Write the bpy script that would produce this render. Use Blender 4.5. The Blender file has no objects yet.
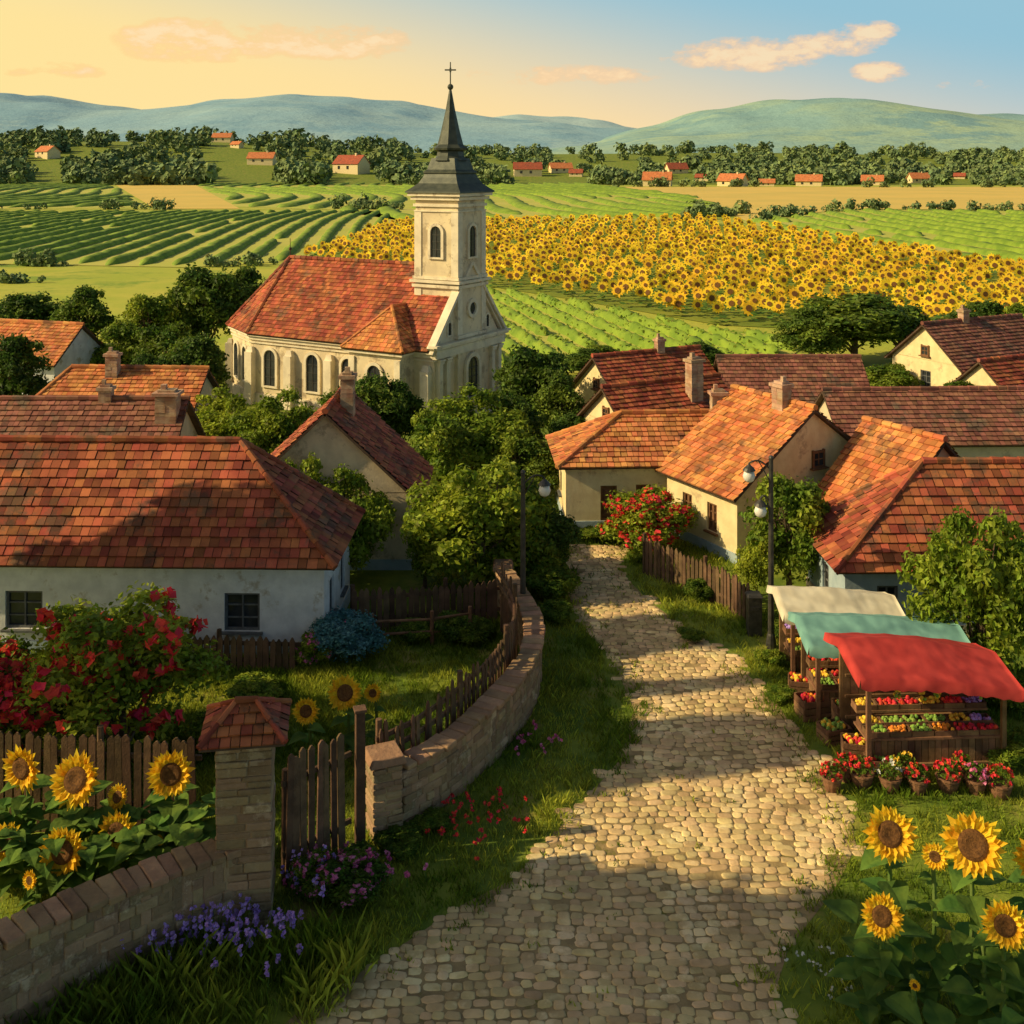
import bpy, math, random
import numpy as np
from mathutils import Vector, Matrix, noise
R=random.Random(7); NP=np.random.default_rng(5)
CH=11.0; FP=1100.0; HY=165.0
def gp(px,py,z=0.0):
    s=(py-HY)/(CH-z); return ((px-512)/s, FP/s)
def smooth(t): t=max(0,min(1,t)); return t*t*(3-2*t)
def hz(x,y):
    if y<600: return 0.0
    t=smooth((y-600)/330)
    return t*(20+10*smooth((-x/y-0.05)*4)+4*noise.noise(Vector((x*.004,y*.004,0))))
def inpoly(x,y,P):
    c=False;j=len(P)-1
    for i in range(len(P)):
        xi,yi=P[i];xj,yj=P[j]
        if (yi>y)!=(yj>y) and x<(xj-xi)*(y-yi)/(yj-yi)+xi: c=not c
        j=i
    return c
# ------------------------------------------------------------ materials
def mat(name,c1,c2,scale=5,rough=.85,bump=.3,bscale=20,island=0,c3=None,s3=1.2,t3=.6,transl=0,objr=0,spec=.25,metal=0,lo=.38,hi=.62,bd=.02):
    m=bpy.data.materials.new(name);m.use_nodes=True;n=m.node_tree.nodes;l=m.node_tree.links
    b=n['Principled BSDF'];b.inputs['Roughness'].default_value=rough
    b.inputs['Specular IOR Level'].default_value=spec;b.inputs['Metallic'].default_value=metal
    tc=n.new('ShaderNodeTexCoord')
    def nz(sc,det=4,ro=.6):
        t=n.new('ShaderNodeTexNoise');t.inputs['Scale'].default_value=sc;t.inputs['Detail'].default_value=0 if transl else det
        t.inputs['Roughness'].default_value=ro;l.new(tc.outputs['Object'],t.inputs['Vector']);return t.outputs['Fac']
    def mr(src,a,b_,c=0,d=1):
        t=n.new('ShaderNodeMapRange');t.inputs[1].default_value=a;t.inputs[2].default_value=b_
        t.inputs[3].default_value=c;t.inputs[4].default_value=d;l.new(src,t.inputs[0]);return t.outputs[0]
    def mx(f,a,b_):
        t=n.new('ShaderNodeMix');t.data_type='RGBA'
        l.new(f,t.inputs[0])
        for i,v in ((6,a),(7,b_)):
            if isinstance(v,tuple): t.inputs[i].default_value=(*v,1)
            else: l.new(v,t.inputs[i])
        return t.outputs[2]
    col=mx(mr(nz(scale),lo,hi),tuple(c1),tuple(c2))
    if c3: col=mx(mr(nz(s3,6,.7),t3,t3+.08),col,tuple(c3))
    if island:
        g=n.new('ShaderNodeNewGeometry')
        v=mr(g.outputs['Random Per Island'],0,1,1-island,1+island)
        h=n.new('ShaderNodeHueSaturation');l.new(v,h.inputs['Value']);l.new(col,h.inputs['Color'])
        m2=n.new('ShaderNodeMath');m2.operation='MULTIPLY';m2.inputs[1].default_value=7.3;l.new(g.outputs['Random Per Island'],m2.inputs[0])
        m3=n.new('ShaderNodeMath');m3.operation='FRACT';l.new(m2.outputs[0],m3.inputs[0])
        l.new(mr(m3.outputs[0],0,1,.485,.515),h.inputs['Hue']);col=h.outputs[0]
    if objr:
        o=n.new('ShaderNodeObjectInfo')
        h=n.new('ShaderNodeHueSaturation');l.new(mr(o.outputs['Random'],0,1,1-objr,1+objr),h.inputs['Value'])
        l.new(mr(o.outputs['Random'],0,1,.512,.485),h.inputs['Hue'])
        l.new(col,h.inputs['Color']);col=h.outputs[0]
    l.new(col,b.inputs['Base Color'])
    if bump:
        bm=n.new('ShaderNodeBump');bm.inputs['Strength'].default_value=bump;bm.inputs['Distance'].default_value=bd
        l.new(nz(bscale,5,.65),bm.inputs['Height']);l.new(bm.outputs[0],b.inputs['Normal'])
    if transl:
        t=n.new('ShaderNodeBsdfTranslucent');l.new(col,t.inputs['Color'])
        ms=n.new('ShaderNodeMixShader');ms.inputs[0].default_value=transl
        l.new(b.outputs[0],ms.inputs[1]);l.new(t.outputs[0],ms.inputs[2])
        l.new(ms.outputs[0],n['Material Output'].inputs[0])
    return m
M={}
M['grass']=mat('grass_ground',(.10,.165,.016),(.23,.28,.03),scale=.8,bump=.6,bscale=9,c3=(.31,.27,.06),s3=.5,t3=.55,bd=.05)
M['blade']=mat('grass_blade',(.15,.23,.016),(.38,.42,.045),scale=.7,bump=0,island=.5,transl=.4)
M['leafA']=mat('leaf_green',(.10,.18,.016),(.21,.28,.025),scale=3,bump=0,island=.55,transl=.42,objr=.3,rough=.6)
M['leafB']=mat('leaf_dark',(.075,.14,.018),(.14,.21,.023),scale=3,bump=0,island=.55,transl=.4,objr=.3,rough=.6)
M['leafC']=mat('leaf_bright',(.20,.28,.02),(.33,.40,.032),scale=3,bump=0,island=.5,transl=.42,objr=.2,rough=.55)
M['leafD']=mat('leaf_distant_haze_tinted',(.12,.185,.08),(.19,.25,.085),scale=.05,bump=0,island=.35,rough=.9)  # distance haze put into the leaf colour
M['bark']=mat('bark',(.09,.06,.035),(.17,.12,.075),scale=8,bump=.8,bscale=25)
M['tileO']=mat('roof_tile_orange',(.46,.155,.05),(.60,.25,.085),scale=1.2,island=.35,bump=.3,c3=(.29,.13,.06),s3=1.0,t3=.54)
M['tileR']=mat('roof_tile_red',(.27,.070,.034),(.40,.12,.05),scale=1.2,island=.42,bump=.3,c3=(.17,.08,.045),s3=1.0,t3=.53)
M['tileD']=mat('roof_tile_brown',(.21,.085,.055),(.30,.13,.08),scale=1.2,island=.35,bump=.3,c3=(.14,.09,.06),s3=1.0,t3=.54)
M['rwood']=mat('roof_board',(.07,.045,.03),(.11,.07,.045),scale=6)
M['plW']=mat('plaster_white',(.78,.79,.78),(.64,.65,.65),scale=2.5,bump=.4,bscale=14,c3=(.48,.43,.35),s3=1.5,t3=.56)
M['plC']=mat('plaster_cream',(.80,.67,.37),(.70,.56,.30),scale=2.5,bump=.4,bscale=14,c3=(.50,.38,.22),s3=1.5,t3=.57)
M['plB']=mat('plaster_beige',(.70,.57,.37),(.58,.47,.31),scale=2.5,bump=.4,bscale=14,c3=(.40,.32,.21),s3=1.5,t3=.57)
M['plG']=mat('plaster_blue',(.38,.47,.50),(.30,.39,.43),scale=2.5,bump=.4,bscale=14,c3=(.3,.3,.27),s3=1.5,t3=.6)
M['chW']=mat('church_plaster',(.78,.66,.42),(.62,.52,.34),scale=1.1,bump=.4,bscale=8,c3=(.42,.34,.22),s3=.9,t3=.53)
M['chT']=mat('church_trim',(.82,.73,.52),(.68,.60,.43),scale=2,bump=.3,bscale=12,c3=(.48,.40,.28),s3=1.5,t3=.57)
M['glass']=mat('window_glass',(.02,.025,.03),(.045,.05,.055),scale=2,rough=.15,bump=0,spec=.6)
M['wframe']=mat('window_frame',(.16,.17,.17),(.10,.10,.10),scale=8)
M['wbrown']=mat('brown_woodwork',(.22,.11,.05),(.15,.075,.035),scale=8)
M['brick']=mat('chimney_brick',(.36,.20,.12),(.46,.33,.22),scale=4,island=.2,bump=.5)
M['wood']=mat('fence_wood',(.16,.095,.052),(.10,.06,.034),scale=4,island=.4,bump=.7,bscale=30)
M['woodL']=mat('stall_wood',(.24,.13,.065),(.15,.08,.04),scale=4,island=.3,bump=.6,bscale=30)
M['stone']=mat('wall_stone',(.38,.26,.145),(.26,.18,.10),scale=2,island=.25,bump=1,bscale=9,c3=(.47,.36,.23),s3=2,t3=.54,bd=.04)
M['cap']=mat('wall_cap_stone',(.42,.26,.14),(.30,.18,.10),scale=3,island=.3,bump=.9,bscale=10,bd=.03)
M['cobble']=mat('cobblestone',(.74,.55,.27),(.54,.39,.18),scale=1.4,island=.24,bump=.6,bscale=16,c3=(.78,.62,.33),s3=.9,t3=.54)
M['dirt']=mat('road_dirt',(.40,.29,.13),(.27,.195,.09),scale=3,bump=.8,bscale=22,c3=(.18,.17,.035),s3=1.5,t3=.58)
M['spire']=mat('spire_metal',(.045,.055,.042),(.08,.09,.065),scale=3,rough=.5,metal=.2,bump=.2)
M['iron']=mat('iron',(.05,.05,.045),(.09,.085,.075),scale=6,rough=.5,metal=.5)
M['lampglass']=mat('lamp_globe',(.75,.74,.68),(.68,.67,.6),scale=3,rough=.2,bump=0)
M['petal']=mat('sunflower_petal',(.87,.53,.02),(.93,.65,.04),scale=8,bump=0,island=.15,transl=.3)
M['disc']=mat('sunflower_disc',(.10,.045,.015),(.20,.09,.025),scale=30,bump=1,bscale=60)
M['sleaf']=mat('sunflower_leaf',(.08,.17,.03),(.15,.26,.04),scale=5,bump=.4,island=.25,transl=.35)
M['stem']=mat('stem',(.10,.18,.03),(.14,.2,.05),scale=8,bump=0)
M['red']=mat('red_flower',(.66,.025,.025),(.78,.06,.05),scale=6,bump=0,island=.3,transl=.15)
M['pink']=mat('pink_flower',(.65,.12,.30),(.75,.25,.42),scale=6,bump=0,island=.3,transl=.15)
M['purple']=mat('purple_flower',(.40,.24,.66),(.55,.36,.78),scale=6,bump=0,island=.3,transl=.15)
M['blueleaf']=mat('blue_hydrangea',(.07,.20,.19),(.12,.27,.28),scale=6,bump=0,island=.3,transl=.2)
M['white']=mat('white_flower',(.7,.7,.65),(.6,.6,.5),scale=6,bump=0)
M['yel']=mat('yellow_fruit',(.75,.45,.04),(.8,.55,.06),scale=6,bump=0,island=.2)
M['grn']=mat('green_fruit',(.18,.33,.05),(.25,.4,.07),scale=6,bump=0,island=.25)
M['orange']=mat('orange_fruit',(.75,.25,.03),(.8,.32,.04),scale=6,bump=0,island=.2)
M['clR']=mat('red_awning',(.56,.06,.05),(.42,.04,.035),scale=3,bump=.5,bscale=5,transl=.15,bd=.04)
M['clT']=mat('teal_awning',(.22,.46,.39),(.16,.35,.31),scale=3,bump=.5,bscale=5,transl=.15,bd=.04)
M['clW']=mat('cream_awning',(.76,.70,.52),(.64,.58,.42),scale=3,bump=.5,bscale=5,transl=.15,bd=.04)
M['vine']=mat('vine_rows',(.13,.22,.02),(.23,.33,.032),scale=.5,bump=.5,bscale=4,bd=.08)
M['vsoil']=mat('vineyard_floor',(.42,.45,.07),(.50,.47,.10),scale=.05,bump=0)
M['wheat']=mat('wheat_field',(.70,.50,.12),(.60,.46,.11),scale=.03,bump=.4,bscale=.8,bd=.3)
M['meadow']=mat('meadow',(.34,.40,.04),(.48,.46,.065),scale=.12,bump=.4,bscale=2,bd=.1,c3=(.21,.31,.03),s3=.06,t3=.53)
M['sfield']=mat('sunflower_field_floor',(.16,.22,.02),(.26,.28,.03),scale=.2,bump=0)
M['hillA']=mat('hill_far_haze_tinted',(.24,.41,.49),(.31,.47,.50),scale=.004,bump=.35,bscale=.01,bd=20,c3=(.205,.37,.46),s3=.006,t3=.52)  # aerial haze mixed into the base colour as blue
M['hillC']=mat('hill_haze_tinted',(.34,.50,.53),(.40,.54,.54),scale=.004,bump=.3,bscale=.01,bd=20)  # palest ridge, distance haze painted into its colour
M['hillB']=mat('hill_near_haze_tinted',(.23,.39,.38),(.34,.47,.32),scale=.004,bump=.4,bscale=.01,bd=20,c3=(.19,.34,.35),s3=.006,t3=.5)  # nearer ridge, haze tint also part of the base colour
# ------------------------------------------------------------ mesh builder
class MB:
    def __init__(s): s.v=[];s.f=[];s.m=[]
    def face(s,pts,m=0):
        i=len(s.v);s.v.extend([tuple(p) for p in pts]);s.f.append(tuple(range(i,i+len(pts))));s.m.append(m)
    def mesh(s,pts,faces,m=0):
        i=len(s.v);s.v.extend([tuple(p) for p in pts])
        for f in faces: s.f.append(tuple(i+k for k in f));s.m.append(m)
    def box(s,c,size,m=0,rz=0,top=1.0,mx=None):
        x,y,z=[k/2 for k in size];pts=[]
        for zz,t in ((-z,1),(z,top)):
            for a,b in ((-x,-y),(x,-y),(x,y),(-x,y)): pts.append(Vector((a*t,b*t,zz)))
        Q=mx if mx else Matrix.Rotation(rz,3,'Z');c=Vector(c)
        pts=[Q@p+c for p in pts]
        s.mesh(pts,[(3,2,1,0),(4,5,6,7),(0,1,5,4),(1,2,6,5),(2,3,7,6),(3,0,4,7)],m)
    def cyl(s,p0,p1,r0,r1,n=8,m=0):
        p0=Vector(p0);p1=Vector(p1);d=(p1-p0).normalized()
        a=d.orthogonal().normalized();b=d.cross(a);pts=[]
        for p,r in ((p0,r0),(p1,r1)):
            for k in range(n):
                t=2*math.pi*k/n;pts.append(p+a*math.cos(t)*r+b*math.sin(t)*r)
        fs=[(k,(k+1)%n,n+(k+1)%n,n+k) for k in range(n)]+[tuple(range(n-1,-1,-1)),tuple(range(n,2*n))]
        s.mesh(pts,fs,m)
    def lathe(s,prof,n,c=(0,0,0),m=0,rot=0):
        pts=[];c=Vector(c)
        for r,z in prof:
            for k in range(n):
                t=2*math.pi*k/n+rot;pts.append(c+Vector((math.cos(t)*r,math.sin(t)*r,z)))
        fs=[]
        for j in range(len(prof)-1):
            for k in range(n): fs.append((j*n+k,j*n+(k+1)%n,(j+1)*n+(k+1)%n,(j+1)*n+k))
        fs.append(tuple(range((len(prof)-1)*n,len(prof)*n)));fs.append(tuple(range(n-1,-1,-1)))
        s.mesh(pts,fs,m)
    def ball(s,c,r,m=0,n=7,sq=1.0):
        s.lathe([(r*math.sin(a),-r*sq*math.cos(a)) for a in (.35,.9,1.57,2.2,2.8)],n,c,m)
    def quads(s,V,m=0):
        i=len(s.v);n=len(V)//4;s.v.extend(map(tuple,V.tolist()))
        s.f.extend([(i+4*k,i+4*k+1,i+4*k+2,i+4*k+3) for k in range(n)]);s.m.extend([m]*n)
    def obj(s,name,mats,parent=None,loc=(0,0,0),rz=0,smooth=False,bevel=0):
        me=s.me(name,mats,smooth);o=bpy.data.objects.new(name,me);bpy.context.collection.objects.link(o)
        o.location=loc;o.rotation_euler=(0,0,rz)
        if parent: o.parent=parent
        if bevel:
            b=o.modifiers.new('bevel','BEVEL');b.width=bevel;b.segments=2
        return o
    def me(s,name,mats,smooth=False):
        me=bpy.data.meshes.new(name);me.from_pydata(s.v,[],s.f)
        for k in mats: me.materials.append(M[k])
        me.polygons.foreach_set('material_index',s.m)
        if smooth: me.polygons.foreach_set('use_smooth',[True]*len(s.f))
        me.update();return me
def empty(name,loc=(0,0,0),rz=0):
    o=bpy.data.objects.new(name,None);bpy.context.collection.objects.link(o);o.location=loc;o.rotation_euler=(0,0,rz);return o
def unit(a): return a/np.maximum(np.linalg.norm(a,axis=1,keepdims=True),1e-6)
def leafquads(C,D,size,jit=.7,asp=.55,rng=NP):
    n=len(C);N=unit(D+jit*rng.normal(size=(n,3)));T=unit(np.cross(N,rng.normal(size=(n,3))));B=np.cross(N,T)
    L=size*(.7+.6*rng.random((n,1)));W=L*asp
    V=np.empty((n,4,3));V[:,0]=C-T*L;V[:,1]=C+B*W+N*L*.15;V[:,2]=C+T*L;V[:,3]=C-B*W+N*L*.15
    return V.reshape(-1,3)
def rdirs(n,rng=NP): return unit(rng.normal(size=(n,3)))
# ------------------------------------------------------------ trees
def tree_mesh(name,seed,leaf,ncl=22,per=330,ls=.022,trunk=.28,rx=.34,top=1.0,clr=(.09,.16),blossom=None,nb=0,bs=.02,loose=1.0):
    rng=np.random.default_rng(seed);mb=MB()
    zc=(top+trunk)/2;rzz=(top-trunk)/2
    C=[];Rr=[]
    while len(C)<ncl:
        p=rng.uniform(-1,1,3)
        q=np.linalg.norm(p)
        if q>1 or q<.35: continue
        r=min(rng.uniform(*clr)*(1.15-.35*max(p[2],0)),rx*.8)
        w=1-.25*max(0,p[2])
        C.append(np.array([p[0]*(rx-r*.45)*w,p[1]*(rx-r*.45)*w,zc+p[2]*(rzz-r*.6)]));Rr.append(r)
    mb.cyl((0,0,-.02),(.01,0,trunk*.8),.032,.022,8,1)
    mb.cyl((.01,0,trunk*.8),(0,.01,zc+rzz*.3),.022,.008,6,1)
    for c in C[:max(6,ncl//2)]:
        b=Vector((0.005,0,trunk*.6+rng.random()*(zc-trunk*.6)));mb.cyl(b,Vector(c),.011,.003,5,1)
    for c,r in zip(C,Rr):
        n=int(per*(r/.12)**2);d=rdirs(n,rng);d[:,2]=np.where(d[:,2]<-.35,-d[:,2],d[:,2])
        rad=r*(.62+.45*rng.random((n,1))+.16*np.sin(5*d[:,:1]+seed)*np.cos(4*d[:,1:2]))
        P=c+d*rad*np.array([1.1,1.1,.8])
        mb.quads(leafquads(P,d+np.array([0,0,.25]),ls,.7,.6,rng),0)
        n2=n//4;d=rdirs(n2,rng);mb.quads(leafquads(c+d*r*(1.1+.3*loose*rng.random((n2,1))),d,ls*.9,.9,.5,rng),0)
    if blossom:
        for k in range(nb):
            i=rng.integers(len(C));d=rdirs(1,rng)[0];d[2]=abs(d[2])*.8
            if d[1]>.2: d[1]=-d[1]
            P=C[i]+d*Rr[i]*1.12
            if P[2]<.05 or P[1]>.2: continue
            pc=np.repeat(P[None],8,0)+rng.normal(size=(8,3))*bs*.35
            mb.quads(leafquads(pc,np.repeat(d[None],8,0),bs*.6,.8,.8,rng),2)
    mats=[leaf,'bark']+([blossom] if blossom else [])
    return mb.me(name,mats)
TM={'a1':tree_mesh('oak_a',1,'leafA',38,260,.024,.2,clr=(.06,.125)),'a2':tree_mesh('oak_b',2,'leafA',42,260,.024,.18,.38,clr=(.06,.125)),
'b1':tree_mesh('oak_c',3,'leafB',42,260,.024,.16,.37,clr=(.06,.125)),'b2':tree_mesh('oak_d',4,'leafB',38,270,.024,.1,.36,clr=(.06,.13)),
'c1':tree_mesh('lime_a',5,'leafC',44,250,.023,.13,.41,clr=(.06,.125)),'c2':tree_mesh('lime_b',6,'leafC',46,250,.023,.1,.43,clr=(.06,.125)),
'p':tree_mesh('shadow_poplar',8,'leafB',56,420,ls=.021,rx=.08,trunk=.3,clr=(.045,.065),loose=.3),  # narrow dense crown, shaped to throw a solid shadow bar
's':tree_mesh('shadow_walnut',9,'leafB',40,330,ls=.026,rx=.42,trunk=.35,clr=(.09,.15),loose=.3)}  # wide crown, added unseen to shade the near road
def place(me,name,x,y,h,w,z=0,rot=None):
    o=bpy.data.objects.new(name,me);bpy.context.collection.objects.link(o)
    o.location=(x,y,z);o.scale=(w/.78,w/.78,h);o.rotation_euler=(0,0,R.uniform(0,6.28) if rot is None else rot);return o
def tree(k,px,ytop,d,wpx,name='broadleaf_tree'):
    x=(px-512)*d/FP;h=CH-(ytop-HY)*d/FP;place(TM[k],name,x,d,h,wpx*d/FP)
for t in [('b1',25,290,64,75),('b2',88,286,60,66),('a1',148,288,58,66),('b1',205,262,60,90),('b2',245,266,62,66),('a2',120,322,52,70),('a1',165,318,51,74),
 ('b1',195,330,47,75),('b2',15,335,44,80),('c1',215,386,39,78),('c2',277,386,37.5,80),('b1',150,350,46,60),('a1',205,366,46.0,44),
 ('b1',372,372,41,80),('a2',335,390,40,50),('b2',400,380,41.5,56),('c1',345,466,28.9,86),('c2',300,450,29.2,66),('c1',472,385,38,105),('a1',440,405,36.5,80),
 ('c2',480,455,28.4,125),('a2',525,480,29,80),('b1',545,505,29.5,70),('a1',425,500,28.6,60),('b1',533,342,43.5,85),('b2',562,372,42,60),('b1',575,410,40,55),
 ('b2',512,395,39,65),('b1',548,440,36,70),('a1',520,430,36,60),('b1',855,290,61,125),('b2',812,306,60,75),('b1',900,302,63,75),('c1',850,362,52,75),('a1',890,362,50,60),
 ('a2',750,355,56,62),('b2',698,342,58,50),('b1',985,298,63,66),('a1',1030,300,60,66),('a2',988,402,43,85),('a1',790,466,28.0,92),('c1',757,525,27.9,40),
 ('c2',980,500,22.8,118),('a1',1035,520,23.5,90),('b2',640,350,60,50),('a2',600,345,60,45),('a1',60,310,66,55),('b1',-20,300,60,70),('a2',960,380,45,50),('b2',590,348,57,50)]:
    tree(*t)
# unseen trees added left of the frame to cast shadow bars on the road
for k,x,y,h,w in [('s',-13.6,9.3,14.0,6.6),('s',-12.5,5.5,13,6.6),('s',-17.5,12.3,14.5,4.4)]: place(TM[k],'shadow_walnut_tree',x,y,h,w)
for x,y,h,f in [(-16.2,18.1,15,.75),(-16.6,22.9,15.3,.72),(-16.2,20.5,15,.26)]: place(TM['p'],'shadow_poplar_tree',x,y,h,h*.78*f)
# ------------------------------------------------------------ terrain
mb=MB()
ys=[-80,-40,-10,0,5]+[5+i*2.5 for i in range(1,20)]+[60,80,110,150,200,280,380,480,560,600]+[600+20*i for i in range(1,26)]+[1200,1400,1700,2200,3000,4500,7000]
xs=sorted(set([-6000,-4000,-2500,-1500,-1000]+[-800+40*i for i in range(41)]+[1000,1500,2500,4000,6000]+[-20+2.5*i for i in range(17)]))
V=[(x,y,hz(x,y)) for y in ys for x in xs];nx=len(xs)
mb.mesh(V,[(j*nx+i,j*nx+i+1,(j+1)*nx+i+1,(j+1)*nx+i) for j in range(len(ys)-1) for i in range(nx-1)])
mb.obj('ground',['grass'],smooth=True)
def field(name,px,m,z):
    b=MB();b.face([(*gp(*p),z) for p in px]);b.obj(name,[m])
S_F=[(300,262),(395,226),(700,221),(820,240),(1090,287),(1090,345),(900,334),(720,326),(560,298),(470,284)]
V_L=[(-80,212),(400,211),(395,224),(300,261),(190,268),(-80,263)]
V_T=[(185,178.5),(560,181),(690,196),(745,214),(690,220),(400,221),(330,210),(235,207)]
V_LO=[(455,285),(560,301),(700,329),(810,343),(790,358),(700,368),(600,376),(470,366),(430,320)]
V_R=[(735,222),(850,210),(1090,212),(1090,284),(820,238)]
V_TL=[(-80,178),(100,178.5),(150,208),(-80,209)]
W_L=[(104,178),(183,178.5),(240,209),(155,209)]
W_R=[(600,187),(1100,187),(1100,211),(850,209),(745,221),(690,196)]
field('meadow',[(-120,210),(1150,210),(1150,375),(-120,375)],'meadow',.02)
field('meadow',[(-120,176),(1150,176),(1150,209.9),(-120,209.9)],'meadow',.03)
field('sunflower_field_soil',S_F,'sfield',.06)
for p in (V_L,V_T,V_LO,V_R,V_TL): field('vineyard_soil',p,'vsoil',.07)
field('wheat_field',W_L,'wheat',.09);field('wheat_field',W_R,'wheat',.09)
def vines(name,px,vp,sp,w,h,step,leaf=0):
    P=[gp(*p) for p in px];D=Vector(((vp-512)/FP,1)).normalized();N=Vector((D.y,-D.x));b=MB()
    a=[Vector(p).dot(D) for p in P];c=[Vector(p).dot(N) for p in P]
    v=min(c)-2*sp;LC=[]
    def emit(run):
        n=len(run)
        if n<3: return
        for i,q in enumerate(run):
            tp=.05 if i in(0,n-1) else 1
            i0=len(b.v)
            for k in range(5):
                an=math.pi*k/4;o=N*(-math.cos(an)*w*.5*R.uniform(.8,1.2)*max(tp,.3))
                b.v.append((q.x+o.x,q.y+o.y,.05+max(0,math.sin(an))*h*R.uniform(.72,1.25)*tp))
            if i:
                for k in range(4): b.f.append((i0-5+k,i0-4+k,i0+1+k,i0+k));b.m.append(0)
            if leaf:
                for k in range(leaf): LC.append((q.x+R.uniform(-.45,.45)*w,q.y+R.uniform(-.5,.5)*step,R.uniform(.4,1.1)*h))
    while v<max(c)+2*sp:
        t=min(a);run=[]
        while t<max(a):
            q=D*t+N*(v+1.2*sp*math.sin(t*.02))
            if inpoly(q.x,q.y,P) and R.random()>.012: run.append(q)
            else: emit(run);run=[]
            t+=step
        emit(run)
        v+=sp
    if LC:
        C=np.array(LC);b.quads(leafquads(C,np.repeat(np.array([[-.3,-.3,1.]]),len(C),0),.13,.6,.8),1)
    if b.f: b.obj(name,['vine','leafA'],smooth=True)
vines('vineyard_rows',V_L,470,3.6,1.6,.6,2.5)
vines('vineyard_rows',V_T,230,9,4.4,.9,6)
vines('vineyard_rows',V_LO,250,1.6,.8,.5,.6,4)
vines('vineyard_rows',V_R,620,5.2,2.2,.7,2.5)
vines('vineyard_rows',V_TL,330,8,3.8,.9,6)
# sunflower field
b=MB();P=[gp(*p) for p in S_F];x0=min(p[0] for p in P);x1=max(p[0] for p in P);y0=min(p[1] for p in P);y1=max(p[1] for p in P)
y=y0
while y<y1:
    sp=1.35+ (y-y0)*.006;x=x0+R.random()
    xlim=y*.56
    while x<min(x1,xlim):
        X=x+R.uniform(-.45,.45);Y=y+R.uniform(-.45,.45)
        if inpoly(X,Y,P) and X>-xlim:
            h=R.uniform(.95,1.6);r=R.uniform(.36,.58)*(1+.15*min(1,(y-y0)/100))
            n=Vector((-.25+R.uniform(-.5,.5),-1,.25+R.uniform(-.2,.4))).normalized();u=n.orthogonal().normalized();w=n.cross(u);c=Vector((X,Y,h))
            pts=[]
            K=22 if y<130 else 12
            for k in range(K):
                a=2*math.pi*k/K;rr=r*(1 if k%2==0 else .68)*R.uniform(.88,1.1);pts.append(c+u*math.cos(a)*rr+w*math.sin(a)*rr)
            b.face(pts,0)
            rr=r*.42;b.face([c+n*.06+u*math.cos(2*math.pi*k/8)*rr+w*math.sin(2*math.pi*k/8)*rr for k in range(8)],1)
            for k in range(5):
                a=R.uniform(0,6.28);q=Vector((X+math.cos(a)*.4,Y-.1+math.sin(a)*.3,h*R.uniform(.15,.85)))
                d=Vector((math.cos(a),math.sin(a),-.2))*.35;e=Vector((-math.sin(a),math.cos(a),.15))*.25
                b.face([q-d,q+e,q+d,q-e],2)
        x+=sp
    y+=sp*1.15
b.obj('sunflower_field',['petal','disc','sleaf'])
# hills
def hill(name,prof,d,m,depth=1200):
    b=MB();n=160;rows=14
    X0=prof[0][0];X1=prof[-1][0]
    for j in range(rows+6):
        for i in range(n+1):
            px=X0+(X1-X0)*i/n
            for k in range(len(prof)-1):
                if prof[k][0]<=px<=prof[k+1][0]:
                    t=(px-prof[k][0])/(prof[k+1][0]-prof[k][0]);t=t*t*(3-2*t)*.5+t*.5
                    yy=prof[k][1]*(1-t)+prof[k+1][1]*t;break
            top=CH+(HY-yy)*d/FP
            f=j/rows
            if f>1: z=top*(1-(f-1)*2.0)
            else: z=15+(top-15)*math.sin(f*math.pi/2)
            Y=d-depth*(1-f);X=(px-512)*d/FP
            z+=(noise.noise(Vector((X*.0025,Y*.0025,d)))*26+noise.noise(Vector((X*.009,Y*.009,d)))*8)*min(1,f*1.5)*(1 if f<.97 else .35)
            b.v.append((X,Y,z))
    w=n+1
    for j in range(rows+5):
        for i in range(n): b.f.append((j*w+i,j*w+i+1,(j+1)*w+i+1,(j+1)*w+i));b.m.append(0)
    b.obj(name,[m],smooth=True)
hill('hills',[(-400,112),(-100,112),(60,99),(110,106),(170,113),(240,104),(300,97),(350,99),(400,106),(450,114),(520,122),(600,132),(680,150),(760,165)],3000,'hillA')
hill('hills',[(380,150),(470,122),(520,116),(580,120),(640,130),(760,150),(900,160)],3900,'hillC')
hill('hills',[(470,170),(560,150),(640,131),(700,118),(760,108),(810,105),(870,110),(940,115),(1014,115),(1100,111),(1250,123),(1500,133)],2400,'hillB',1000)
def slab(mb,poly,t,m):
    P=[Vector(p) for p in poly];n=(P[1]-P[0]).cross(P[2]-P[1]).normalized();k=len(P)
    lo=[p-n*t for p in P];mb.mesh(P+lo,[tuple(range(k)),tuple(range(2*k-1,k-1,-1))]+[(i,i+k,(i+1)%k+k,(i+1)%k) for i in range(k)],m)
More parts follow.
